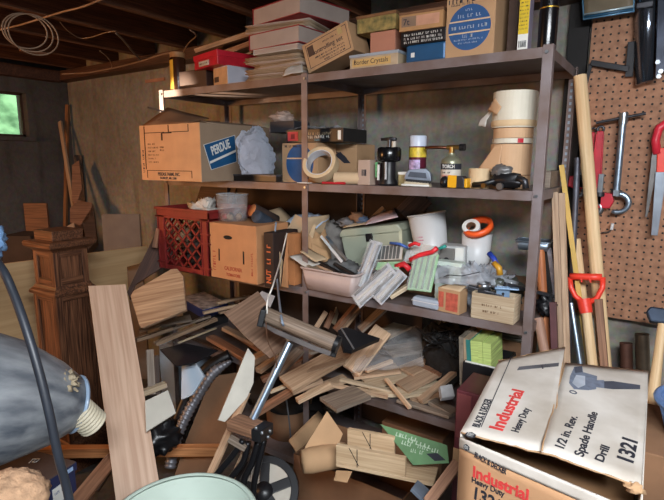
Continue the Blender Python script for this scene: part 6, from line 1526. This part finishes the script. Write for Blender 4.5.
for e1, e2 in (((263, 313), (260, 325)), ((337, 343), (333, 355))):
    a, b_ = at(*e1, D=1.600), at(*e2, D=1.600); M, L = frame(def_l(a), def_l(b_), tuple((EYE-a).normalized())); link('bracket_cheek', G().box(-.012, L+.004, -.010, .010, -.016, .016), mat('cap_black', (30, 30, 32)), t, M, .003)
a, b_ = at(289.5, 343, D=1.600), at(253, 419, D=1.540)
link('pole', G().cyl(def_l(a), def_l(b_), .0125, n=18), mat('pole_galv', (158, 176, 196), .3, .85, var=.12, scale=12), t)
# foot block: wood body with iron end
a, b_ = at(234, 422, D=1.550), at(258, 430, D=1.500); M, L = frame(def_l(a), def_l(b_))
link('foot_block', G().box(-.004, L, -.030, .030, -.016, .016), wood('block_wood', (160, 118, 90), (112, 78, 58), rnd=.02), t, M, .004)
link('iron_end', G().box(L, L+.034, -.032, .032, -.019, .018), BLACK, t, M, .003)
for (px, py) in ((262, 433), (270, 431), (268, 437), (256, 428)):
    a = def_l(at(px, py, D=1.448)); link('screw', G().blob(a, (.0055, .0055, .0055), 0, 1, 0, 10, 8), STEEL, t)
TUB_ = mat('black_tube', (30, 30, 33), .3, .4)
for i, (pts, r_, mm) in enumerate(((((243, 440), (233, 455), (214, 478), (200, 500)), .010, TUB_), (((248, 442), (243, 462), (228, 482), (218, 505)), .010, TUB_), (((258, 442), (252, 462), (244, 480), (240, 505)), .011, TUB_), (((264, 440), (258, 466), (254, 485), (252, 510)), .010, TUB_))):
    link('fork_tube', G().tube(spl([def_l(at(*p_, D=1.520+.01*i)) for p_ in pts]), r_, 10), mm, t)
a, b_ = at(229, 438, D=1.520), at(246, 448, D=1.520); M, L = frame(def_l(a), def_l(b_)); link('cross_bar', G().box(0, L, -.012, .012, -.008, .008), W_GREY, t, M, .002)
p, q = at(246, 440, D=1.500), at(228, 490, D=1.530); 
plank('wood_scrap', 'thin tan stick between the black tubes under the foot block', at(247, 446, D=1.570), at(226, 492, D=1.570), .016, .012, W_TAN, 0)
# cords hung from the third shelf
tag(link('rope', G().tube(spl([at(287, 233, Y=1.64), at(281, 258, Y=1.58), at(273, 285, D=1.62), at(267.5, 300, D=1.61), at(267, 314, D=1.605)]), .0028, 8), mat('cord_white', (214, 208, 200), .6)), 'white cord running from the open carton down to the roller grip', 'cord')
tag(link('cable', G().tube(spl([at(276, 222, Y=1.66), at(274.5, 245, Y=1.64), at(277, 280, Y=1.62), at(281, 316, D=1.6), at(284, 326, D=1.6)]), .0042, 8), mat('cord_grey', (132, 146, 164), .5)), 'grey-blue cord hanging beside the white cord from the third shelf', 'cord')
tag(link('string', G().tube(spl([at(266, 322, D=1.47), at(268, 342, D=1.5), at(275, 356, D=1.52), at(277, 368, D=1.53)]), .0016, 6), mat('cord_brown', (92, 62, 44), .6)), 'thin brown cord dangling under the left end of the roller grip', 'cord')
tag(link('cable', G().tube(spl([at(286, 398, Y=1.62), at(289, 420, Y=1.6), at(291, 440, Y=1.6), at(294, 460, Y=1.6), at(292, 505, Y=1.6)]), .0035, 8), mat('cord_dark', (70, 72, 76), .5)), 'dark grey cord hanging below the wood pile beside the brown carton', 'cord')
# leaning panels left of the tool
ppanel('cardboard_sheet', 'brown cardboard panel leaning in the left bay beside the corrugated hose', 'cardboard', ((212, 376), (240, 372), (236, 410), (200, 520), (160, 520), (186, 440)), ((240, 372, 2.4), (212, 376, 2.4), (180, 475, 2.2)), .005, CARD_D)
ppanel('white_plank', 'pale white board with a broken top end leaning in front of the cardboard panel', 'board', ((248, 348), (255, 357), (253.5, 383), (247, 398), (225, 422), (218, 420)), ((248, 348, 1.72), (255, 357, 1.72), (220, 420, 1.62)), .012, mat('white_board', (186, 180, 168), .7, var=.1))
plank('wood_strip', 'thin tan strip leaning along the right edge of the brown cardboard panel', at(247, 392, D=1.70), at(199, 500, D=1.55), .025, .012, W_TAN, 0, 'wood strip')
n = 70; q = spl([at(231, 361, D=2.40), at(213, 373, D=2.37), at(198, 395, D=2.33), at(185, 418, D=2.29), at(175, 443, D=2.25), at(170, 468, D=2.22)], 16); n = len(q)
tag(link('corrugated_hose', G().tube(q, .02, 14, rs=[(.028 if i % 3 == 0 else .0225)*(min(1, .35+i/20)) for i in range(n)]), mat('hose_grey', (122, 122, 128), .4, .4, var=.15)), 'grey corrugated hose curving up along the brown cardboard panel', 'hose')
tag(link('black_dome', G().tube(spl([at(230, 355, D=2.48), at(208, 368, D=2.46), at(190, 392, D=2.44), at(177, 422, D=2.41)]), .03, 14), BLACK), 'black curved rubber strip behind the corrugated hose', 'strip')
# white appliance panels on the bottom shelf
x0, x1 = at(162, 380, Y=1.80).x, at(179, 380, Y=1.80).x
t = thing('white_appliance', 'bluish white boxy appliance standing on the floor behind the veneered plank', 'appliance', ((x0+x1)/2, 1.80, .001)); w = x1-x0
WA = mat('appliance_white', (176, 192, 208), .4, var=.06)
link('body', G().box(-w/2, w/2, 0, .25, 0, at(170, 345, Y=1.80).z), WA, t, None, .006)
link('door', G().box(-w/2+.004, w/2-.004, -.012, -.001, .01, at(170, 346, Y=1.80).z-.01), WA, t, None, .004)
ppanel('white_sheet', 'bluish white panel leaning right of the boxy appliance', 'panel', ((182, 352), (188, 350), (204, 376), (192, 395), (181, 400)), ((180, 344, 2.2), (204, 376, 2.12), (181, 400, 2.12)), .012, WA)
ppanel('cream_board', 'small cream board lying against the right edge of the veneered plank', 'panel', ((145, 401), (168, 390), (176, 413), (146, 432)), ((145, 401, 1.92), (168, 390, 1.97), (146, 432, 1.86)), .012, mat('cream_board', (190, 186, 174), .6, var=.05))
plank('wood_scrap', 'pale short stick above the small cream board', at(143, 393, D=2.0), at(166, 384, D=2.05), .03, .02, W_PALE, 0)
plank('wood_scrap', 'dark short stick leaning behind the small cream board', at(150, 350, D=2.1), at(152, 395, D=2.02), .03, .02, W_GREY, 0)
plank('wood_scrap', 'second dark upright stick left of the white appliance', at(157, 356, D=2.12), at(158, 395, D=2.04), .02, .02, W_DARK, 0)
c = at(160, 436, D=1.98); tag(link('black_bag', G().blob(c, (.08, .08, .06), .4, 6, 101, 26, 18), mat('bag_black', (24, 24, 26), .35, var=.4)), 'black plastic bag above the wood rail right of the veneered plank', 'bag')
ppanel('glass_sheet', 'dark glossy sheet lying over the top of the bluish white appliance', 'sheet', ((160, 349), (185, 343), (218, 350), (196, 362), (176, 366)), ((160, 349, 2.14), (218, 350, 2.2), (176, 366, 2.02)), .006, mat('dark_gloss', (36, 38, 42), .2, .2))
# black wheel disc with pale cut-outs
c = at(264, 492, D=1.62)
nrm = (EYE-c).normalized(); M = Matrix.Translation(c) @ (nrm+V(-.2, 0, .25)).normalized().to_track_quat('Z', 'Y').to_matrix().to_4x4()
t = thing('tool_disc', 'black spoked disc with pale round openings below the foot block', 'disc', M=M)
link('disc', G().lathe([(0, -.004), (.107, -.004), (.107, .0), (0, .0)], 36, smooth=False), mat('pale_disc', (168, 160, 148), .6, var=.15), t)
link('outer_ring', G().lathe([(.089, -.006), (.113, -.006), (.113, .010), (.089, .010), (.089, -.006)], 36, smooth=False), BLACK, t, None, .002)
for k in range(5):
    link('spoke', G().box(.0, .1, -.016, .016, .0005, .008), BLACK, t, Matrix.Rotation(k*2*PI/5+.4, 4, 'Z'), .002)
link('hub', G().lathe([(0, 0), (.03, 0), (.03, .012), (0, .014)], 24), BLACK, t)
# cartons on and before the bottom shelf
c = at(281, 440, Y=1.80)
t = thing('cardboard_carton', 'brown rounded carton standing on the bottom shelf behind the foot block', 'box', (c.x, 1.86, Z5+.001))
hC = at(281, 416, Y=1.75).z-Z5
link('body', G().lathe([(0, 0), (.105, 0), (.115, hC), (.110, hC), (.10, .01), (0, .01)], 28), CARD_D, t)
link('inner_flap', G().sheet((-.10, .06, hC-.005), (.10, .06, hC-.005), (-.08, .09, hC+.05), (.1, .1, hC+.08), 8, 4, .008, 9), CARD, t, None, solid=.003)
x0, x1 = at(298, 480, Y=1.50).x, at(408, 480, Y=1.50).x; h = at(340, 468, Y=1.50).z
t = thing('cardboard_carton', 'big dark brown open carton on the floor below the wood pile', 'box', ((x0+x1)/2, 1.47, .001)); w = x1-x0; d = .30; k = .005
g = G(); g.box(-w/2, w/2, d-k, d, 0, h); g.box(-w/2, -w/2+k, k, d-k, 0, h); g.box(w/2-k, w/2, k, d-k, 0, h); g.box(-w/2+k, w/2-k, k, d-k, 0, k)
link('body', g, CARD_D, t)
link('front_panel', G().sheet((-w/2, 0, 0), (w/2, 0, 0), (-w/2, 0, h), (w/2, .0, h), 14, 8, .006, 6, 4), CARD_D, t, None, solid=.004)
link('flap', G().sheet((-w/2, .02, h), (-w/2, d-.02, h), (-w/2-.05, .03, h+.03), (-w/2-.06, d-.04, h+.06), 5, 4, .004), CARD, t, None, solid=.004)
zc = h
ppanel('cardboard_flap', 'upright grey-brown cardboard triangle behind the rounded carton', 'cardboard', ((327, 411), (343, 434), (338, 446), (303, 460), (305, 447)), ((327, 411, 1.64), (343, 434, 1.62), (303, 460, 1.60)), .005, CARD)
tag(link('paper_roll', G().lathe([(0, 0), (.035, .002), (.04, .03), (.04, .13), (.034, .15), (0, .15)], 22, Matrix.Translation(at(302, 462, D=1.58)) @ (at(338, 455, D=1.62)-at(302, 462, D=1.58)).to_track_quat('Z', 'Y').to_matrix().to_4x4()), CARD), 'rolled brown paper lying in the left of the big dark brown carton', 'paper roll')
ppanel('card_scrap', 'small tan card scrap at the front edge of the big dark brown carton', 'card', ((336, 470), (352, 471), (347, 482), (334, 480)), ((336, 470, 1.52), (352, 471, 1.5), (334, 480, 1.48)), .004, CARD)
# mitre box
p, q = at(337, 479, Y=1.50), at(400, 492, Y=1.46)
A = at(336, 463, D=1.52); B = at(434, 483, D=1.42)
M, L = frame(A, B); hF = .058
t = thing('mitre_box', 'pale wooden mitre box with saw slots lying on the big dark brown carton', 'mitre box', M=M)
W_MIT = wood('mitre_wood', (204, 176, 142), (178, 148, 114))
link('base', G().box(0, L, 0, .095, -.012, 0), W_MIT, t, None, .001)
link('front_wall', G().box(0, L*.72, 0, .016, .0005, hF), W_MIT, t, None, .0015)
link('back_wall', G().box(.01, L*.55, .079, .095, .0005, hF+.012), W_MIT, t, None, .0015)
for x_, s_ in ((.03, 1), (.055, 0)):
    g = G(); g.prism([(x_-.0012, 0 if not s_ else hF), (x_+.0012, 0 if not s_ else hF), (x_+.0012+(.03*s_), hF if not s_ else .005), (x_-.0012+.03*s_, hF if not s_ else .005)], .0006)
    link('saw_slot', g, SLOT, t, MF(.012, -.0002, 0)); link('saw_slot', g, SLOT, t, MF(.03, .0788, .012))
# leaflet
o, Ml = ppanel('green_board', 'green printed board with whitish lettering leaning on the mitre box', 'printed board', ((380, 424), (447, 445), (449, 463), (413, 465)), ((380, 424, 1.58), (447, 445, 1.46), (413, 465, 1.46)), .004, mat('green_board', (92, 128, 88), .6, var=.2, scale=14))
r = random.Random(9)
Mi_ = Ml.inverted()
PW = mat('pale_green_print', (176, 192, 172), .6, bump=0)
for i, (a, b_) in enumerate((((396, 434), (420, 441)), ((402, 442), (414, 446)), ((408, 440), (436, 449)), ((411, 450), (424, 453)), ((418, 446), (440, 452)))):
    la, lb = Mi_ @ at(*a, D=1.5), Mi_ @ at(*b_, D=1.5)
    wa, wb = (atp(*a, Ml), atp(*b_, Ml)); an = math.atan2(wb.y-wa.y, wb.x-wa.x)
    marks(o, 0, (wb-wa).length, 0, .012, PW, Matrix.Translation((wa.x, wa.y, .0003)) @ Matrix.Rotation(an, 4, 'Z'), seed=300+i)
wa = atp(436, 457, Ml); g = G(); g.prism([(wa.x+x_, wa.y+y_) for x_, y_ in ((-.03, 0), (0, .012), (.03, 0), (0, -.012))], .0004, z=.0003); link('diamond_print', g, INK, o)
plank('wood_scrap', 'reddish stick sloping between the big carton and the printed tool carton', at(428, 503, D=1.36), at(458, 463, D=1.42), .03, .016, W_RED, 20)
plank('wood_scrap', 'grey bluish strip standing under the mitre box at the right', at(414, 485, D=1.42), at(430, 500, D=1.4), .05, .01, mat('bluish_strip', (96, 104, 116), .5), 0)
x0, x1 = at(380, 500, Y=1.9).x, at(440, 500, Y=1.9).x
tag(link('dark_carton', G().box(x0, x1, 1.9, 2.1, Z5+.001, Z5+.2), CARD_D, None, None, .003), 'dark carton at the back of the bottom shelf behind the green printed board', 'box')
tag(link('dark_bundle', G().blob((-1.62, 1.95, Z5+.13), (.22, .13, .13), .4, 5, 111, 30, 20), mat('dark_sack', (40, 36, 34), .9, var=.4)), 'dark sack on the bottom shelf in the left bay', 'sack')

# ================================================================== CEILING WIRES
CB = mat('cable_tan', (136, 110, 88), .6, var=.2)
for k, (R_, dx_, dz_, dd) in enumerate(((.088, 0, 0, 0), (.092, .015, -.006, .02), (.078, -.012, .008, -.02))):
    pass
c = at(25, 31, D=2.02)
t = thing('cable_coil', 'loose coil of tan cable hung under the joists at the upper left', 'cable', c)
for k in range(3):
    R_ = .074+.006*k; M = Matrix.Translation((.01*k, .012*k, -.006*k)) @ ((EYE-c).normalized()+V(.15*k, .1*k, .2)).normalized().to_track_quat('Z', 'Y').to_matrix().to_4x4()
    link('loop', G().torus(R_, .0028, M @ Matrix.Diagonal((1.05, .9, 1, 1)), 40, 6), CB, t)
def wire(lb, pts, Z, r_, m, nm='cable', sub=0):
    q = spl([at(a, b_, Z=Z) if not isinstance(Z, list) else at(a, b_, Z=Z[i]) for i, (a, b_) in enumerate(pts)], 8)
    return tag(link(nm, G().tube(q, r_, 6), m), lb, 'cable')
WT = mat('wire_silver', (170, 140, 118), .4, .4)
wire('twisted silver-tan wire stapled along the joists at the upper left', ((-20, 34), (12, 27), (30, 22), (46, 17), (62, 12), (82, 7), (100, 0), (118, -6)), 2.135, .0045, WT)
wire('pale cable running along the top of the back wall', ((62, 74), (84, 73), (104, 70), (122, 66), (141, 61), (160, 55), (175, 52)), 2.06, .0042, CB)
wire('second pale cable drooping below the first along the back wall', ((84, 73), (98, 73.5), (108, 71), (112, 66), (108, 58), (100, 51)), 2.10, .0035, CB)
wire('grey cable rising from the back wall to the joists', ((116, 33), (124, 41), (133, 52), (141, 60), (152, 68), (165, 68)), 2.12, .0055, mat('cable_greyish', (104, 92, 82), .6))
wire('thin dangling wire between the second and third joists', ((60, 22), (68, 31), (80, 38), (92, 37), (104, 33), (116, 31)), 2.13, .0025, CB)
wire('thin cable hanging behind the yellow-labelled jar', ((163, 70), (178, 60), (188, 44), (196, 36), (190, 30)), 2.05, .003, CB)
for (x0_, y0_, x1_, y1_, D, mm, lb, nm) in ((120, 69, 126, 73, 3.72, mat('pale_tag', (196, 150, 124), .8), 'small pale tag fixed at the top of the back wall', 'tag'), (145, 79, 164, 83, 3.1, mat('brick_tag', (156, 108, 86), .8), 'short reddish wooden tag on the back wall left of the top shelf', 'tag')):
    a, b_ = at(x0_, y1_, Y=WY-.012), at(x1_, y0_, Y=WY-.012)
    tag(link('wall_tag', G().box(0, b_.x-a.x, 0, .011, 0, max(.02, b_.z-a.z)), mm, None, Matrix.Translation((a.x, WY-.012, a.z)), .001), lb, nm)
plank('wood_lath', 'orange-brown lath end nailed under the joists at the upper left', at(20, 50, Z=2.135), at(48, 54, Z=2.135), .03, .012, W_RED, 0, 'lath')
